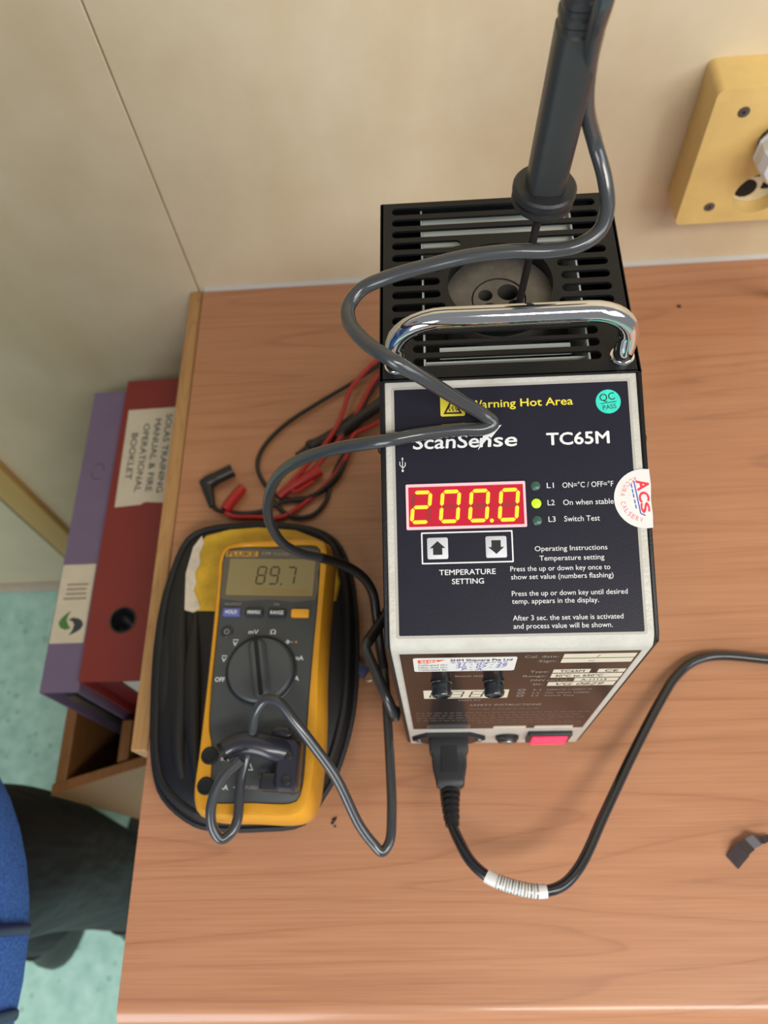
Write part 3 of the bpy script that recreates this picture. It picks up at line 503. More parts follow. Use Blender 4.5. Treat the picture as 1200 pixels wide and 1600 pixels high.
mb.add([FL(x, y, z) for x in (91.5, 117.5) for y, z in prof], [tuple(range(k)), tuple(range(2*k-1, k-1, -1))]+[(i, k+i, k+(i+1) % k, (i+1) % k) for i in range(k)])
bev(cp('rocker', mb, 'pink', 'bright pinkish red lit rocker', sw), .0006)

# ---------------------------------------------------------------- temperature probe with its long grey cable
probe = thing('temperature_probe', 'charcoal handled temperature probe standing in the calibrator well with long grey cable', 'probe', (.0768, .1846, .31))
ax0 = Vector((.0766, .1848, .268)); axd = (Vector((.0872, .184, .4655))-Vector((.0768, .1846, .31))).normalized()
sd = Vector((1, 0, 0)); sd = (sd-axd*sd.dot(axd)).normalized(); PF = Frame(ax0, sd, axd.cross(sd), axd)
mk('rod', lathe(PF, 0, 0, [(2.0, 0), (2.05, 95), (2.3, 104), (2.9, 110)], 16), 'sleeve', probe, 'thin dark metal stem', world=True)
mk('flange', lathe(PF, 0, 0, [(8, 104), (13.6, 105), (14.6, 106.2), (14.6, 108.4), (13.3, 109), (13.3, 110.4), (14.9, 111), (14.9, 114), (14, 115.2), (9, 115.6)], 36), 'rubber', probe, 'double rimmed rubber guard', world=True)
def sec(rx, ry, n=32, e=3.2):
    out = []
    for k in range(n):
        t = 2*math.pi*k/n; c, s = math.cos(t), math.sin(t)
        out.append((rx*math.copysign(abs(c)**(2/e), c), ry*math.copysign(abs(s)**(2/e), s)))
    return out
lay = [(sec(9.0, 8.4), 114), (sec(9.1, 8.5), 150), (sec(9.2, 8.6), 187)]
z = 187
for k in range(5): lay += [(sec(9.2, 8.6), z+1), (sec(8.3, 7.5), z+2), (sec(8.3, 7.5), z+4), (sec(9.2, 8.6), z+5.2)]; z += 6.4
lay += [(sec(9.2, 8.6), 235), (sec(8, 7.5), 243), (sec(5, 5), 247)]
mk('grip', loft(PF, lay), 'grip', probe, 'charcoal plastic grip with ribbed rings', world=True)
cab = PATHS['probe_cable']; topg = PF(0, 0, 246)
pre = [tuple(topg), tuple(PF(1, 0, 268)), tuple(PF(14, -4, 282)), tuple(PF(26, -9, 268))]
mk('cable', tube(smooth_path(pre+cab[1:]), .0035, 14), 'cable', probe, 'glossy grey cable draped over the calibrator', world=True)
mk('cable_sleeve', tube(smooth_path(PATHS['probe_sleeve']), .0038, 14), 'sleeve', probe, 'black shrink sleeve on the cable', world=True)
mk('cable', tube(smooth_path(PATHS['probe_cable_low']), .0035, 14), 'cable', probe, 'glossy grey cable looping over the meter', world=True)
mk('cable_sleeve', tube(smooth_path(PATHS['extra_loop_dark']), .0044, 14), 'sleeve', probe, world=True)
mk('cable', tube(smooth_path(PATHS['extra_loop_grey']), .0039, 14), 'cable', probe, world=True)
# ---------------------------------------------------------------- power cord
cord = thing('power_cord', 'black mains cord with moulded plug in the calibrator and striped marker sleeve', 'cord', (.031, -.02, 0))
PX = Frame((.0312, -.003, .036), (1, 0, 0), (0, 0, 1), (0, -1, 0))
pl = [(rrect(-14.5, 14.5, -9.5, 9.5, 1.5), 0), (rrect(-14.5, 14.5, -9.5, 9.5, 1.5), 9), (rrect(-13, 13, -9, 9, 1.5), 10.5), (rrect(-12.6, 12.6, -9, 9, 1.5), 20), (rrect(-10.6, 10.6, -8.4, 8.4, 1.5), 29), (rrect(-10.2, 10.2, -8, 8, 1.5), 33), (rrect(-7.5, 7.5, -6.5, 6.5, 1.5), 35)]
plug = mk('plug', loft(PX, pl), 'rubber', cord, 'moulded black appliance plug', world=True)
mk('plug_recess', rbox(PX.sub(0, 0, 0), -6, 6, 9.0, 9.9, 6, 24, .4), 'rubber', cord, world=True)
pc = PATHS['power_cable']
rel = smooth_path([(.0308, -.038, .037), (.0305, -.050, .041)]+pc[:1], 6); nr = len(rel)
mk('strain_relief', tube(rel, .0052, 14), 'rubber', cord, world=True)
for k in range(5):
    i = 1+int(k*(nr-3)/4.6); mk('relief_ring', tube(rel[i:i+2], .0076-.0004*k, 14), 'rubber', cord, world=True)
full = smooth_path([rel[-2]]+pc, 8)
mk('cable', tube(full, .0038, 14), 'cord', cord, 'glossy black round cable', world=True)
P = [Vector(p) for p in full]; i0 = min(range(len(P)), key=lambda i: (P[i]-Vector(pc[3])).length); i1 = min(range(len(P)), key=lambda i: (P[i]-Vector(pc[5])).length)
sl = P[i0:i1+3]
mk('marker_sleeve', tube(sl, .0046, 16), 'paper', cord, 'white cable marker sleeve', world=True)
for k in range(14):
    t = .2+.62*k/13; j = t*(len(sl)-1); a = sl[int(j)].lerp(sl[min(int(j)+1, len(sl)-1)], j % 1); j2 = j+.22+.12*(k % 2); b = sl[int(j2)].lerp(sl[min(int(j2)+1, len(sl)-1)], j2 % 1)
    mk('marker_band', tube([a, b], .0049, 16), 'steel' if k % 3 else 'greyp', cord, world=True)

# ---------------------------------------------------------------- soft carrying case
case = thing('carrying_case', 'open black nylon meter case with worn yellow lining lying on the desk', 'case', (-.128, .07, 0))
CF = Frame((0, 0, 0), (1, 0, 0), (0, 1, 0), (0, 0, 1), 1.)
co = [(-.1622, -.0562), (-.1889, -.0362), (-.1988, -.0125), (-.2060, .0424), (-.2085, .0963), (-.2050, .1362), (-.1916, .1792), (-.1754, .1890), (-.1294, .1914), (-.0835, .1856), (-.0606, .1722), (-.0475, .1417), (-.0423, .1015), (-.0419, .048), (-.0461, .0129), (-.057, -.0226), (-.0664, -.0385), (-.0802, -.0565), (-.1135, -.0604), (-.14, -.060)]
def dense(o):
    p = [Vector((a, b, 0)) for a, b in o]; q = smooth_path(p[-2:]+p+p[:3], 4); k = len(p)*4
    return [(v.x, v.y) for v in q[8:8+k]]
cd = dense(co); ctr = (-.125, .065)
def shr(d): # inset of the outline towards its centre
    out = []
    for x, y in cd:
        v = Vector((ctr[0]-x, ctr[1]-y)); out.append((x+v.x/v.length*d, y+v.y/v.length*d))
    return out
mk('shell', loft(CF, [(shr(.010), .001), (shr(.002), .005), (shr(-.0005), .014), (shr(0), .022), (shr(.004), .029), (shr(.009), .033), (shr(.02), .036), (shr(.06), .037)]), 'fabric', case, 'black padded nylon shell', world=True)
rim = [Vector((x, y, .031)) for x, y in shr(.006)]
mk('piping', tube(rim+[rim[0]], .0032, 8), 'piping', case, world=True)
zp = [Vector((x, y, .020)) for x, y in shr(-.001)]
mk('zip_edge', tube(zp+[zp[0]], .0026, 8), 'piping', case, world=True)
lin = [(-.1815, .1075), (-.1835, .140), (-.1795, .1640), (-.171, .1765), (-.150, .1815), (-.125, .1825), (-.092, .1785), (-.070, .1680), (-.0575, .1500), (-.053, .128), (-.056, .112), (-.10, .108), (-.15, .106)]
mk('lining_flap', loft(CF, [(lin, .034), ([(x*.985-.0018, y*.985+.001) for x, y in lin], .0385)]), 'foam', case, 'worn yellow lining flap', world=True)
mb = MB(); te = [(-.1822, .1075), (-.1845, .140), (-.1805, .1640), (-.174, .1745), (-.1715, .168), (-.1745, .157), (-.1730, .149), (-.1765, .140), (-.1745, .131), (-.1762, .124), (-.1725, .117), (-.1690, .1085), (-.175, .1055)]
mk('torn_edge', loft(CF, [(te, .0345), (te, .0394)]), 'torn', case, 'torn whitish backing along the flap', world=True)
for k, pts in enumerate(([(-.201, .13, .026), (-.196, .08, .031), (-.193, .03, .031), (-.186, -.01, .029)], [(-.187, .16, .034), (-.186, .10, .037), (-.180, .04, .038), (-.176, -.01, .036), (-.168, -.035, .033)], [(-.1735, .104, .037), (-.171, .06, .039), (-.166, .01, .0385), (-.160, -.03, .036)])):
    mk('fabric_fold', tube(smooth_path(pts), lambda t: .002+.0045*math.sin(math.pi*t), 10, squash=.6), 'fabric', case, world=True)
mk('side_pocket', tube(smooth_path([(-.2065, .058, .022), (-.2, .061, .027), (-.19, .063, .031)]), .0016, 8), 'piping', case, world=True)
tag_f = Frame((-.046, .064, .018), (.0195, -.0138, 0), (.0138, .0195, 0), (0, 0, 1))
tg = mk('pull_tab', rbox(tag_f, 0, 17, -5, 5, 0, 3, 2, .6), 'navy', case, 'navy fabric pull tab', world=True)
mk('pull_ring', tube([tag_f(19+5*math.cos(math.radians(a)), 5*math.sin(math.radians(a)), 1.5) for a in range(0, 361, 24)], .0008, 8), 'steel', case, world=True)

# ---------------------------------------------------------------- multimeter
met = thing('multimeter', 'yellow holstered digital multimeter reading 89.7 lying on its black case', 'multimeter', (-.106, -.0405, .0392), math.radians(-3))
MF = Frame((0, 0, 0), (1, 0, 0), (0, 1, 0), (0, 0, 1)); TZ = 42.
def dn(o, k=4):
    p = [Vector((a, b, 0)) for a, b in o]; q = smooth_path(p[-2:]+p+p[:3], k); m = len(p)*k
    return [(v.x, v.y) for v in q[2*k:2*k+m]]
ho = dn([(-31, -18.5), (0, -19), (28, -18.5), (37, -15), (41.5, -6), (43, 10), (43.2, 46), (41, 80), (40.2, 120), (40.6, 160), (40.2, 180), (37, 189), (28, 191.5), (-4, 190.5), (-36, 187.5), (-45.5, 184), (-48.6, 175), (-47.4, 155), (-45.6, 120), (-44, 80), (-43, 46), (-42.4, 20), (-42, -4), (-39, -14)])
fo = dn([(-29.5, -9), (0, -9), (27, -8.5), (32, -6), (34.4, 2), (34.6, 30), (34, 60), (34, 100), (34.4, 140), (33.8, 170), (33, 181), (30, 184.6), (-6, 183.6), (-40, 181.6), (-44, 178), (-43.4, 160), (-42, 130), (-40.6, 100), (-39.4, 70), (-36.6, 40), (-33, 28), (-31, 10), (-30.6, -4)])
def resample(o, N=110):
    o = o+[o[0]]; ln = [0.]
    for a, b in zip(o, o[1:]): ln.append(ln[-1]+math.hypot(b[0]-a[0], b[1]-a[1]))
    out = []; j = 0
    for k in range(N):
        t = ln[-1]*k/N
        while ln[j+1] < t: j += 1
        q = (t-ln[j])/max(ln[j+1]-ln[j], 1e-9); out.append((o[j][0]+(o[j+1][0]-o[j][0])*q, o[j][1]+(o[j+1][1]-o[j][1])*q))
    return out
ho, fo = resample(ho), resample(fo)
def io(o, d, c=(-2, 86)): return [(x-(x-c[0])*d/46, y-(y-c[1])*d/104) for x, y in o]
mb = loft(MF, [(io(ho, 4), 0), (io(ho, 1), 2.5), (io(ho, -1.5), 9), (io(ho, -1.5), 30), (io(ho, .2), 38), (io(ho, 2), 41.5), (io(ho, 4.2), TZ), (io(fo, -.5), TZ-.6), (fo, TZ-2.6)])
mk('holster', mb, 'holster', met, 'yellow rubber holster')
face = mk('face', loft(MF, [(fo, TZ-8), (fo, TZ-2.0), (io(fo, 1), TZ-1.4)]), 'face', met, 'dark grey front face')
def mp_(name, mb, m, par, label=None): return mk(name, mb, m, par, label, ang=30)
FZm = TZ-1.4
def F0(z=0.): return Frame(MF(0, 0, FZm+z), (1, 0, 0), (0, 1, 0), (0, 0, 1))
MQ = F0()
scr = mp_('screen', loft(MQ, [(dn([(-42.6, 139), (-4, 139), (33.2, 139), (33.2, 160), (32.6, 181), (-5, 181.6), (-43.2, 180), (-43.2, 160)], 2), -.5), (dn([(-42.2, 139.4), (-4, 139.4), (32.8, 139.4), (32.8, 160), (32.2, 180.6), (-5, 181.2), (-42.8, 179.6), (-42.8, 160)], 2), .5)]), 'bezel', met, 'brownish grey display bezel')
mp_('lcd', rbox(MQ, -38.4, 30.2, 142, 172.8, .3, .8, 1), 'lcd', scr)
for s, x in (('8', -15.6), ('9', -5.3), ('7', 7.9)): mp_('lcd_digit', seven(MQ, x, 151.6, 6.4, 14.2, 1.25, .08, DIG[s], .8, .9, MB(), .3), 'lcddig', scr)
mp_('lcd_point', plate(MQ, circ(4.6, 151.4, .8, 10), (), .8, .9), 'lcddig', scr)
mp_('lcd_strip', rbox(MQ, -18, 27, 143.4, 147.6, .8, .84, .4), 'lcdtint', scr)
mp_('logo_plate', rbox(MQ, -42.4, -16.6, 174.6, 179.2, .5, .62, .6), 'logoyel', scr)
text('FLUKE', MQ, -41, 175.2, 22.6, 3.4, 'bezel', scr, bold=.03, lift=.7)
text('179', MQ, -13, 175.9, 6.6, 2.8, 'dimprint', scr, bold=.02, lift=.6); text('TRUE RMS MULTIMETER', MQ, -4.6, 175.9, 30, 2.4, 'dimprint', scr, lift=.6)
for x0, m, s in ((-38.4, 'keyblue', 'HOLD'), (-20.6, 'keydark', 'MINMAX'), (-2.8, 'keydark', 'RANGE'), (15, 'keyyel', '')):
    kb = mp_('key', rbox(MQ, x0, x0+13.8, 124.6, 131.2, -.2, 2.4, 1.2, .7), m, met, {'keyblue': 'blue key', 'keydark': 'dark grey key', 'keyyel': 'plain yellow key'}[m])
    if s: text(s, MQ, x0+6.9, 126.4, 10 if s != 'HOLD' else 9, 2.8, 'white', kb, lift=2.5, align='C', bold=.02)
for s, x, y, wd, m in (('AutoHOLD', -38, 134.0, 13, 'dimprint'), ('Hz', 1, 134.2, 4, 'dimprint'), ('mV', -16.5, 111.2, 7.4, 'white'), ('Ω', .2, 111.4, 4.2, 'white'), ('V', -27.6, 101.8, 3.6, 'white'), ('V', -34.6, 89.2, 3.6, 'white'), ('OFF', -37.4, 74.2, 7.2, 'white'), ('mA', 20.6, 91.8, 6.6, 'white'), ('A', 21.8, 76.4, 3.4, 'white'), ('400', -25.6, 22.6, 6.4, 'white'), ('mA', -25.2, 18, 5.6, 'white'), ('10A', -25, -1.4, 7.4, 'white'), ('FUSED', -5.4, -.2, 9, 'dimprint'), ('CAT III', 4, 11.2, 6.4, 'dimprint'), ('1000V', 4, 7.2, 6.4, 'dimprint')):
    text(s, MQ, x, y, wd, 3.3 if m == 'white' else 2.1, m, face, lift=.15, bold=.012)
mb = MB()
for x, y in ((-27.6, 106.4), (-34.6, 93.8)): line(MQ, x, y, x+4, y, .5, .05, .15, mb)
line(MQ, 12.4, 105.6, 18, 105.6, .5, .05, .15, mb); plate(MQ, [(13.6, 103.8), (17, 105.6), (13.6, 107.4)], (), .05, .15, mb)
plate(MQ, [(-7.4, 12.2), (-1.2, 12.2), (-4.3, 18)], [[(-6.2, 12.9), (-2.4, 12.9), (-4.3, 16.6)]], .05, .15, mb)
line(MQ, -14, .6, -7, .6, .4, .05, .15, mb); line(MQ, 4.5, .6, 9, .6, .4, .05, .15, mb); mp_('printed_symbols', mb, 'white', face)
mp_('warning_dot', plate(MQ, circ(20.6, 105.6, .8, 10), (), .05, .15), 'logoyel', face)
lk = mp_('light_key', lathe(MQ, -33.2, 112.3, [(4.7, -.3), (4.7, .6), (4.2, 1.1), (3.2, 1.2)], 24), 'keydark', met)
mp_('light_symbol', plate(MQ, circ(-33.2, 112.3, 2., 16), [circ(-33.2, 112.3, 1.4, 16)], 1.2, 1.3), 'dimprint', lk)
DC = (-3.6, 83.4)
mp_('dial_ring', lathe(MQ, *DC, [(27, -.2), (27, .5), (25.8, 1.0), (25.0, .4)], 48, cap1=False), 'keydark', met)
dl = mp_('dial', lathe(MQ, *DC, [(24.6, -.2), (24.3, 3.6), (22.8, 5.2), (16, 5.6)], 48), 'dial', met, 'round grey selector dial')
df = MQ.sub(*DC, 12)
rid = [(rrect(-7.2, 7.2, -22.5, 22.5, 6), 5), (rrect(-5.2, 5.2, -21.5, 21.5, 5), 9), (rrect(-3.8, 3.8, -20.5, 20.5, 3.7), 10)]
mp_('dial_grip', loft(df, rid), 'dial', dl)
mp_('dial_pointer', rbox(df, -1.5, 1.5, -21, 24, 9.9, 10.3, .6), 'hole', dl)
for x, y in ((-33.4, 21), (-33.2, .6), (27.4, 23.4), (28, 3.2)):
    mp_('input_jack', lathe(MQ, x, y, [(6.1, -1), (6.1, 1.7), (5.4, 2.1), (4.5, 2.0), (4.2, 1.6), (.1, 1.55)], 26), 'hole', met)

# ---------------------------------------------------------------- thermocouple adapter plugged into the meter
adp = thing('thermocouple_adapter', 'shiny black thermocouple adapter plugged into the lower right of the multimeter', 'adapter', (-.08, -.018, .080), math.radians(-3))
def aw(x, y, z): # meter millimetres to adapter local metres
    return Frame((-.106+.08, -.0405+.018, .0392-.080), (1, 0, 0), (0, 1, 0), (0, 0, 1))(x, y, z)
AFm = Frame(aw(0, 0, TZ), (1, 0, 0), (0, 1, 0), (0, 0, 1))
mk('body', loft(AFm, [(rrect(19, 35, -4, 31, 4), .3), (rrect(18.5, 35.5, -4.5, 31.5, 4.5), 6), (rrect(19, 35, -4, 31, 4.5), 15), (rrect(21, 33.5, -2, 29, 4), 18)]), 'adapter', adp)
arm = [aw(x, y, z+TZ) for x, y, z in ((26, 22, 12), (16, 23.5, 17), (6, 25.5, 20), (-4, 25.5, 21.5), (-11, 23, 22), (-15.5, 20, 22.5))]
mk('cable_arm', tube(smooth_path(arm, 6), lambda t: .0088-.0018*t, 18, squash=.8), 'adapter', adp)
mk('boot_ring', tube([arm[-1], arm[-1]+(arm[-1]-arm[-2]).normalized()*.003], .0062, 16), 'hole', adp)
mk('connector_block', rbox(AFm, 8.5, 22, -3.5, 8, .6, 13, 1.5, 1.2), 'cord', adp)
mk('thumb_tab', rbox(AFm, 13, 27, 31, 39, 4, 13, 3, 1.5), 'adapter', adp)
for y in (2.5, 19): mk('contact_screw', lathe(AFm, 27.6, y, [(3.4, 17.6), (3.2, 18.8), (2., 19.2)], 16), 'cord', adp)

# ---------------------------------------------------------------- test leads
red = thing('red_test_lead', 'red test lead coiled on the desk behind the case with a red plug end', 'test lead', (-.09, .27, 0))
mk('cable', tube(smooth_path(PATHS['red_cable']), .0022, 10), 'redlead', red, world=True)
mk('cable', tube(smooth_path(PATHS['red_cable_two']), .0022, 10), 'redlead', red, world=True)
mk('plug', tube(smooth_path(PATHS['red_plug'], 6), lambda t: .0050 if t < .9 else .0044, 16), 'redlead', red, 'straight red shrouded plug', world=True)
pr = smooth_path(PATHS['red_probe'], 6); mk('probe_body', tube(pr, lambda t: .0058-.002*t, 14), 'redlead', red, 'red probe handle', world=True)
blk = thing('black_test_lead', 'black test lead looped on the desk with a right angle black plug', 'test lead', (-.12, .27, 0))
mk('cable', tube(smooth_path(PATHS['black_cable']), .0021, 10), 'blacklead', blk, world=True)
mk('cable', tube(smooth_path(PATHS['black_loop']), .0021, 10), 'blacklead', blk, world=True)
mk('plug', tube(smooth_path(PATHS['black_plug_long'], 6), lambda t: .0062 if t > .3 else .0068, 16), 'blacklead', blk, 'right angle black shrouded plug', world=True)
mk('plug_elbow', tube(smooth_path(PATHS['black_plug_short'], 6), lambda t: .0066-.0036*t, 16), 'blacklead', blk, world=True)
pr = smooth_path(PATHS['black_probe'], 6); mk('probe_body', tube(pr, lambda t: .0062 if t < .75 else .0062-.012*(t-.75), 14), 'blacklead', blk, 'black probe handle', world=True)
pr = smooth_path(PATHS['black_probe_two'], 6); mk('probe_body', tube(pr, lambda t: .0060 if t < .5 else .0075 if t < .62 else .0054-.006*(t-.62), 14), 'blacklead', blk, 'black probe handle with finger guard', world=True)

# ---------------------------------------------------------------- timber bin with two binders
bin_ = thing('timber_bin', 'open topped wooden bin on the floor beside the desk', 'bin', (-.3, .22, FZ)); RZ = -.212
def slab(pts, z0, z1):
    k = len(pts); m = MB(); m.add([(x, y, z) for z in (z0, z1) for x, y in pts], [tuple(range(k-1, -1, -1)), tuple(range(k, 2*k))]+[(i, (i+1) % k, k+(i+1) % k, k+i) for i in range(k)]); return m
def board(name, mb, label=None): return bev(mk(name, mb, 'bintimber', bin_, label, world=True), .001)
board('side_board', slab([(-.3905, .004), (-.3785, .0075), (-.3785, .462), (-.3905, .462)], FZ, RZ))
board('side_board', slab([(-.2120, .058), (-.2, .061), (-.2, .462), (-.2120, .462)], FZ, RZ))
board('front_board', slab([(-.3925, -.006), (-.2, .048), (-.2, .060), (-.3925, .006)], FZ, RZ+.001))
board('back_board', slab([(-.3905, .463), (-.2, .463), (-.2, .475), (-.3905, .475)], FZ, RZ))
o = board('divider', slab([(-.325, .027), (-.3135, .030), (-.3135, .0720), (-.325, .0720)], -.41, RZ))
board('shelf', slab([(-.378, .02), (-.213, .062), (-.213, .461), (-.378, .461)], -.42, -.402))
def binder(name, label, x0, x1, y0, y1, zt, zb, cm, im):
    b = thing(name, label, 'binder', ((x0+x1)/2, (y0+y1)/2, zb)); t = .003
    FS = Frame((0, 0, zt), (1, 0, 0), (0, 1, 0), (0, 0, 1))
    hx, hy = x0+(x1-x0)*.46, y0+.062
    hole = [circ(hx*1000, hy*1000, 12.4, 28)] if x1-x0 > .06 else []
    sp = mk('spine', plate(FS, rrect(x0*1000, x1*1000, y0*1000, y1*1000, .8, 3), hole, -3, 0), cm, b, world=True, ang=25)
    if hole:
        mk('finger_ring', lathe(FS, hx*1000, hy*1000, [(12.2, -4), (12.2, .6), (13.6, .9), (14, .1)], 30, cap0=False, cap1=False), 'cord', b, 'black finger ring', world=True)
        mk('ring_well', lathe(FS, hx*1000, hy*1000, [(13, -28), (13, -5)], 24, cap1=False), 'cord', b, world=True)
    for xa, xb in ((x0, x0+t), (x1-t, x1)):
        mk('cover', box(xa, xb, y0, y1, zb, zt-.003), cm, b, world=True)
    return b, FS
rb, RF = binder('lever_arch_binder', 'wide red binder with white typed spine label and black finger hole', -.3246, -.2470, .0835, .4415, -.090, -.400, 'redb', 'redb2')
mk('paper_block', box(-.298, -.252, .094, .43, -.39, -.122), 'pages', rb, world=True); mk('inner_lining', box(-.3214, -.299, .092, .43, -.39, -.122), 'redb2', rb, world=True)
lab = mk('spine_label', plate(RF, [(-317.6, 399.8), (-261.8, 401.2), (-261.8, 277.5), (-283, 279.2), (-288, 276.2), (-316, 274)][::-1], (), .1, .5), 'cream', rb, 'white typed spine label', world=True)
rf = RF.sub(-268, 396, -90)
for k, (s, wd, off) in enumerate((('SOLAS TRAINING', 102, 4), ('MANUAL & FIRE', 94, 10), ('OPERATIONAL', 88, 16), ('BOOKLET', 60, 28))):
    m = text(s, rf, off, -12.4*k-4, wd, 6.8, '', None, lift=.6, bold=.012, build=False); mk('lettering', m, 'darkp', rb, smooth=False, world=True)
pb, PFm = binder('ring_binder', 'narrow purple binder with cream label bearing a green and grey emblem', -.3672, -.3274, .0765, .4340, -.100, -.398, 'purpb', 'purp2')
mk('paper_block', box(-.3640, -.3305, .088, .42, -.39, -.112), 'purp2', pb, world=True)
mk('metal_edge', box(-.352, -.342, .0785, .088, -.33, -.125), 'steel', pb, world=True)
lab = mk('spine_label', plate(PFm, rrect(-366.4, -330.6, 126.4, 212.6, .5, 3), (), .1, .4), 'cream', pb, world=True)
mb = MB()
for k in range(4): line(PFm, -360+random.uniform(0, 3), 190-5.2*k, -337+random.uniform(-2, 2), 190-5.2*k, 2.2, .4, .5, mb)
mk('label_print', mb, 'greyp', pb, world=True)
mb = MB(); plate(PFm, [(-360.5, 148), (-358, 153.5), (-353.5, 158), (-349, 161.5), (-351.5, 155.5), (-352.2, 150.5), (-349.6, 145.5), (-346.6, 142.2), (-352, 140.6), (-357.5, 142.6)][::-1], (), .4, .5, mb); mk('emblem_green', mb, 'greenp', pb, world=True)
mb = MB(); plate(PFm, [(-334, 145), (-335.5, 149.5), (-340, 152.5), (-346.5, 153.5), (-350.5, 151.2), (-345.5, 149.2), (-343.5, 145.5), (-344.5, 139.8), (-347.5, 134.4), (-341, 137.4), (-336.2, 140.6)][::-1], (), .4, .5, mb); mk('emblem_grey', mb, 'darkp', pb, world=True)
mb = MB()
for a0 in (0, 180):
    pts = [(-347+7*math.cos(math.radians(a0+a)), 326+10*math.sin(math.radians(a0+a))) for a in range(0, 150, 25)]
    for a, b in zip(pts, pts[1:]): line(PFm, *a, *b, .8, .02, .1, mb)
mk('faint_emblem', mb, 'purp2', pb, world=True)

# ---------------------------------------------------------------- wall socket and white plug
FWm = Frame((0, YW, 0), (1, 0, 0), (0, 0, 1), (0, -1, 0))
so = thing('wall_socket', 'yellowed cream twin mains socket box screwed to the wall above the desk', 'socket', (.35, YW, .09))
def sp_(name, mb, m, label=None): return mk(name, mb, m, so, label, world=True, ang=30)
bev(sp_('socket_box', plate(FWm, rrect(263.5, 432, 90.5, 226.5, 6), [circ(330, 122, 22, 36), circ(330, 177, 20, 36)], 0, 40), 'socket'), .0025, 3)
for y, r in ((122, 21.8), (177, 19.8)):
    sp_('socket_well', lathe(FWm, 330, y, [(r+1, 26), (r, 26), (r, 25.5), (2, 25.5)], 36), 'sockin')
for dx, dy in ((-12, -3), (10, -3), (-1, 11)): sp_('pin_slot', rbox(FWm, 330+dx-3.4, 330+dx+3.4, 122+dy-4.5, 122+dy+4.5, 25.5, 26.3, .6), 'hole')
sp_('well_dark_disc', lathe(FWm, 323, 116, [(10, 26), (8, 26.4)], 14), 'hole')  # small black disc low in the bottom socket well
for x, y in ((289, 206), (290, 110), (410, 206), (410, 110)):
    sc = sp_('screw', lathe(FWm, x, y, [(4.8, 39.9), (4.7, 40.5), (3.6, 40.7)], 18), 'darksteel'); sp_('screw_slot', lathe(FWm, x, y, [(1.5, 40.6), (1.4, 40.85)], 6), 'hole')
wp = thing('mains_plug', 'white faceted mains plug pushed into the upper hole of the wall socket', 'plug', (.338, YW-.03, .177))
mk('plug_body', lathe(FWm, 333, 176, [(18, 27), (18.5, 41), (23, 43), (26, 50), (26.5, 62), (23, 70), (14, 73)], 10, a0=.3), 'plugw', wp, world=True, ang=20)
mk('plug_band', lathe(FWm, 333, 176, [(22.5, 45.5), (27.2, 48), (27.2, 50), (24, 52)], 10, a0=.3), 'plugw', wp, world=True, ang=20)
mk('plug_cable', tube(smooth_path([FWm(333, 176, 72), FWm(338, 172, 92), FWm(352, 120, 104), FWm(372, 50, 80), FWm(392, 6, 60), FWm(470, 4.4, 60)]), .0036, 12), 'plugw', wp, world=True)

# ---------------------------------------------------------------- scraps on the desk
sc = thing('tape_scrap', 'crumpled scrap of dark brown tape lying near the right end of the desk', 'scrap', (.245, -.082, 0))
q = [(.2345, -.0885, .0006), (.2425, -.0800, .006), (.2480, -.0765, .0045), (.2525, -.0740, .0095), (.2580, -.0735, .004), (.2660, -.0725, .003)]
for i, (a, b) in enumerate(zip(q, q[1:])):
    a = Vector(a); b = Vector(b); d = (b-a); nrm = Vector((-.62, .78, 0))*-1; wv = Vector((.55, -.72, -.0))*.0062*(1-.12*i); up_ = d.cross(wv).normalized()*.0003
    m = MB(); m.add([a-wv-up_, a+wv-up_, b+wv-up_, b-wv-up_, a-wv+up_, a+wv+up_, b+wv+up_, b-wv+up_], [(0, 1, 2, 3), (7, 6, 5, 4), (0, 4, 5, 1), (1, 5, 6, 2), (2, 6, 7, 3), (3, 7, 4, 0)])
    m.v = [(x, y, max(z, .0004)) for x, y, z in m.v]
    mk('fold', m, 'tape', sc, world=True, smooth=False)
def crumb(name, label, pts):
    m = MB()
    for x, y, r in pts:
        fr = Frame((x, y, 0), (1, 0, 0), (0, 1, 0), (0, 0, 1)); lathe(fr, 0, 0, [(r, 0), (r*1.1, r*.4), (r*.5, r*.8)], 6, m)
    o = mk(name, m, 'speck', None); o['label'] = label; o['category'] = 'crumb'; return o
crumb('dark_crumb', 'dark crumb on the desk below the multimeter and grey cable loop', [(-.0593, -.0545, 1.6), (-.0605, -.0568, 1.2), (-.0585, -.0590, .9), (-.0579, -.0530, .8)])
crumb('dark_crumb', 'small dark speck on the desk between calibrator and wall socket', [(.2879, .4313, 2.0)])

# ---------------------------------------------------------------- person standing at the left
per = thing('person', 'standing person in blue denim jacket and dark trousers beside the desk', 'person', (-.53, -.1, FZ))
def skinned(name, verts, edges, radii, root, material, label=None, lv=2):
    me = bpy.data.meshes.new(name); L = per.location
    me.from_pydata([(x-L[0], y-L[1], z-L[2]) for x, y, z in verts], edges, []); o = bpy.data.objects.new(name, me); COL.objects.link(o); o.parent = per
    sk = o.modifiers.new('skin', 'SKIN')
    for i, d in enumerate(me.skin_vertices[0].data if me.skin_vertices else []): pass
    if not me.skin_vertices: me.attributes
    sv = me.skin_vertices[0].data
    for i, r in enumerate(radii): sv[i].radius = (r, r) if not isinstance(r, tuple) else r
    for i in range(len(verts)): sv[i].use_root = (i == root)
    sk.use_smooth_shade = True
    s = o.modifiers.new('sub', 'SUBSURF'); s.levels = lv; s.render_levels = lv
    me.materials.append(MT[material])
    if label: o['label'] = label
    return o
HX, HY = -.515, -.16
NL, FL_ = (-.470, -.068), (-.640, -.10)      # near and far leg
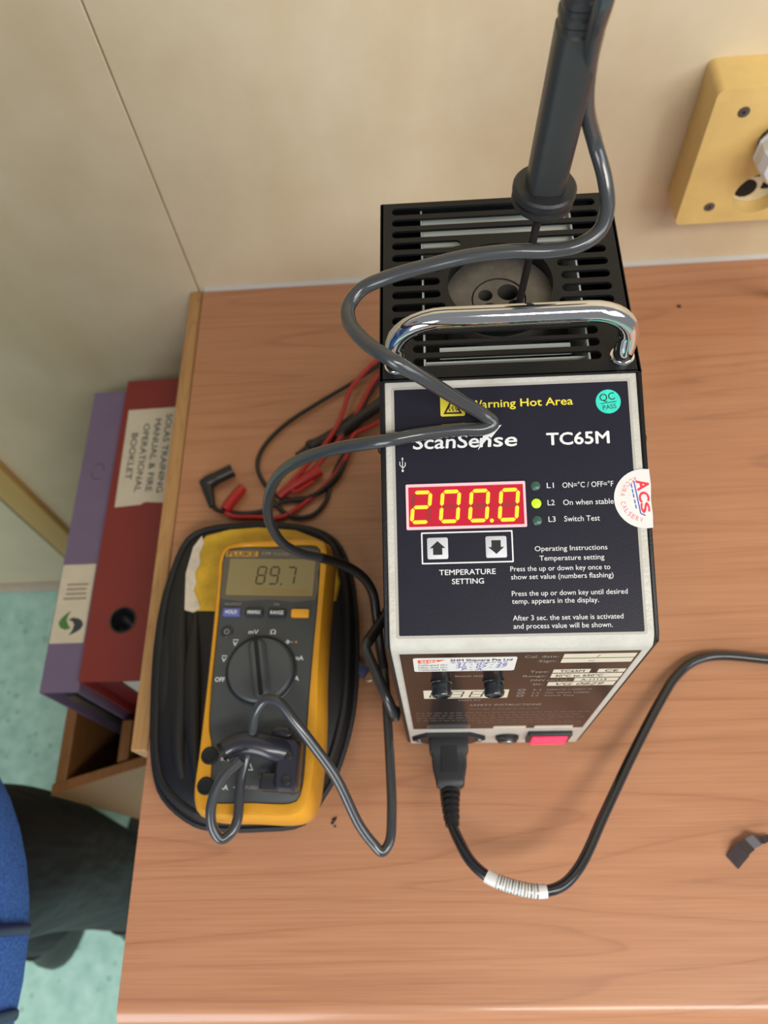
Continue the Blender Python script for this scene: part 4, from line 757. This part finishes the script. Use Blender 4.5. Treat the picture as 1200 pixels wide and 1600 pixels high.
skinned('trousers', [(HX-.02, HY+.02, -.02), (-.47, -.115, -.05), (-.462, -.075, -.20), (-.470, -.062, -.40), (-.485, -.072, -.62), (-.500, -.085, -.80), (-.60, -.14, -.05), (-.622, -.11, -.20), (-.635, -.10, -.40), (-.640, -.11, -.62), (-.645, -.12, -.80)],
        [(0, 1), (1, 2), (2, 3), (3, 4), (4, 5), (0, 6), (6, 7), (7, 8), (8, 9), (9, 10)], [.09, .10, .094, .084, .076, .074, .09, .088, .082, .076, .074], 0, 'trouser', 'dark baggy trousers')
# body: one continuous surface from feet to head with fingers
bv = [(HX, HY, .03), (HX, HY+.01, .20), (HX, HY+.02, .38), (HX, HY+.03, .50), (HX, HY+.04, .57), (HX, HY+.05, .64), (HX, HY+.06, .73), (HX, HY+.05, .80)]
be = [(0, 1), (1, 2), (2, 3), (3, 4), (4, 5), (5, 6), (6, 7)]; br = [.085, .11, .13, .10, .055, .062, .085, .07]
for s_, (kx, ky) in ((1, NL), (-1, FL_)):
    i = len(bv); bv += [(-.47 if s_ > 0 else -.60, -.115 if s_ > 0 else -.14, -.06), (kx, ky, -.40), (kx-.02, ky-.015, -.78), (kx-.02, ky+.02, -.84), (kx-.02, ky+.12, -.85)]; br += [.06, .05, .042, .04, .032]; be += [(0, i), (i, i+1), (i+1, i+2), (i+2, i+3), (i+3, i+4)]
    j = len(bv); sx = HX+.19*s_
    ex = sx-.06 if s_ > 0 else sx-.10
    ex = HX+.06*s_; hy_ = HY+.27
    bv += [(sx-.03*s_, HY+.03, .49), (sx, HY-.02, .25), (HX+.09*s_, HY+.20, .36), (HX+.07*s_, HY+.25, .41), (ex, hy_, .44)]
    br += [.06, .045, .034, .026, .03]; be += [(3, j), (j, j+1), (j+1, j+2), (j+2, j+3), (j+3, j+4)]
    for k, (dz, ln) in enumerate(((-.027, .058), (-.009, .072), (.009, .078), (.027, .07))):
        q = len(bv); bv += [(ex-.01*s_, hy_+.022, .447+dz), (ex-.025*s_, hy_+.022+ln*.45, .45+dz), (ex-.05*s_, hy_+.022+ln*.62, .452+dz)]; br += [.0095, .0088, .0078]; be += [(j+4, q), (q, q+1), (q+1, q+2)]
    q = len(bv); bv += [(ex-.03*s_, hy_-.005, .458), (ex-.055*s_, hy_+.012, .468)]; br += [.010, .0085]; be += [(j+4, q), (q, q+1)]
skinned('body', bv, be, br, 0, 'skin', None, 1)
def shoe(x, y):
    fr = Frame((x, y, FZ), (1, 0, 0), (0, 1, 0), (0, 0, 1)); L_ = []
    for z_, sc_, l0, l1 in ((0, 1., -85, 185), (18, 1.03, -88, 190), (38, .98, -86, 178), (62, .86, -82, 120), (88, .78, -72, 55), (112, .80, -70, 52)):
        L_.append(([(47*sc_*math.sin(t)*(1-.18*max(0, -math.cos(t))), (l0+l1)/2-(l1-l0)/2*math.cos(t)) for t in [2*math.pi*k/28 for k in range(28)]], z_))
    return loft(fr, L_)
for x, y in ((-.502, -.085), (-.645, -.12)): mk('boot', shoe(x, y), 'boot', per, world=True, ang=50)
# jacket
def ell(cx, cy, rx, ry, z_, n=48, wob=0.):
    return [(cx+rx*math.cos(2*math.pi*k/n)*(1+wob*math.sin(5*2*math.pi*k/n)), cy+ry*math.sin(2*math.pi*k/n), z_) for k in range(n)]
rings = [ell(-.50, -.165, .168, .205, -.030, wob=.01), ell(-.50, -.165, .186, .222, -.052), ell(-.50, -.165, .190, .226, -.050), ell(-.50, -.165, .190, .226, -.012), ell(-.50, -.165, .188, .224, -.008), ell(-.505, -.165, .186, .218, .06, wob=.012), ell(-.51, -.16, .184, .205, .16, wob=.015), ell(HX, -.15, .188, .19, .30, wob=.012), ell(HX, HY+.02, .20, .165, .42), ell(HX, HY+.025, .19, .14, .49), ell(HX, HY+.035, .12, .10, .545), ell(HX, HY+.04, .075, .078, .575), ell(HX, HY+.04, .066, .07, .57)]
mb = MB(); n = 48
mb.add([p for r_ in rings for p in r_], [(j*n+k, j*n+(k+1) % n, (j+1)*n+(k+1) % n, (j+1)*n+k) for j in range(len(rings)-1) for k in range(n)])
jk = mk('jacket', mb, 'denim', per, 'blue denim jacket', world=True, ang=60)
for s_ in (1, -1):
    sx = HX+.19*s_; ex = sx-.06 if s_ > 0 else sx-.10
    mk('sleeve', tube(smooth_path([(sx-.06*s_, HY+.03, .50), (sx-.01*s_, HY+.01, .42), (sx, HY-.02, .25), (HX+.10*s_, HY+.19, .35)], 6), lambda t: .075-.03*t, 18), 'denim', per, world=True, ang=60)
for y in (-.128, -.186):
    xs = -.50+.190*math.sqrt(1-((y+.165)/.226)**2)
    fr = Frame((xs, y, -.05), (0, 0, 1), (0, 1, 0), (1, 0, 0))
    tg = mk('tab', rbox(fr, 4, 92, -4.2, 4.2, -6, 4.5, 3.6, 1.6), 'toggle', per, 'dark navy tab at the jacket hem', world=True)
# head details
hc = Vector((HX, HY+.06, .745))
def ball(c, rx, ry, rz, t0=0., t1=math.pi, seg=24, st=12):
    m = MB(); m.add([(c[0]+rx*math.sin(t0+(t1-t0)*j/st)*math.cos(2*math.pi*k/seg), c[1]+ry*math.sin(t0+(t1-t0)*j/st)*math.sin(2*math.pi*k/seg), c[2]+rz*math.cos(t0+(t1-t0)*j/st)) for j in range(st+1) for k in range(seg)], [(j*seg+k, j*seg+(k+1) % seg, (j+1)*seg+(k+1) % seg, (j+1)*seg+k) for j in range(st) for k in range(seg)]); return m
mk('hair', ball(hc+Vector((0, -.012, .025)), .088, .1, .098, 0, 1.75), 'hair', per, world=True, ang=60)
mk('nose', tube([hc+Vector((0, .085, .01)), hc+Vector((0, .104, -.028)), hc+Vector((0, .09, -.034))], lambda t: .007+.006*t, 10), 'skin', per, world=True)
for s_ in (1, -1):
    mk('eye', ball(hc+Vector((.03*s_, .082, .008)), .011, .008, .008), 'hair', per, world=True)
    mk('ear', ball(hc+Vector((.084*s_, 0, -.01)), .010, .02, .03), 'skin', per, world=True)
mk('mouth', ball(hc+Vector((0, .083, -.058)), .022, .006, .005), 'redlead', per, world=True)
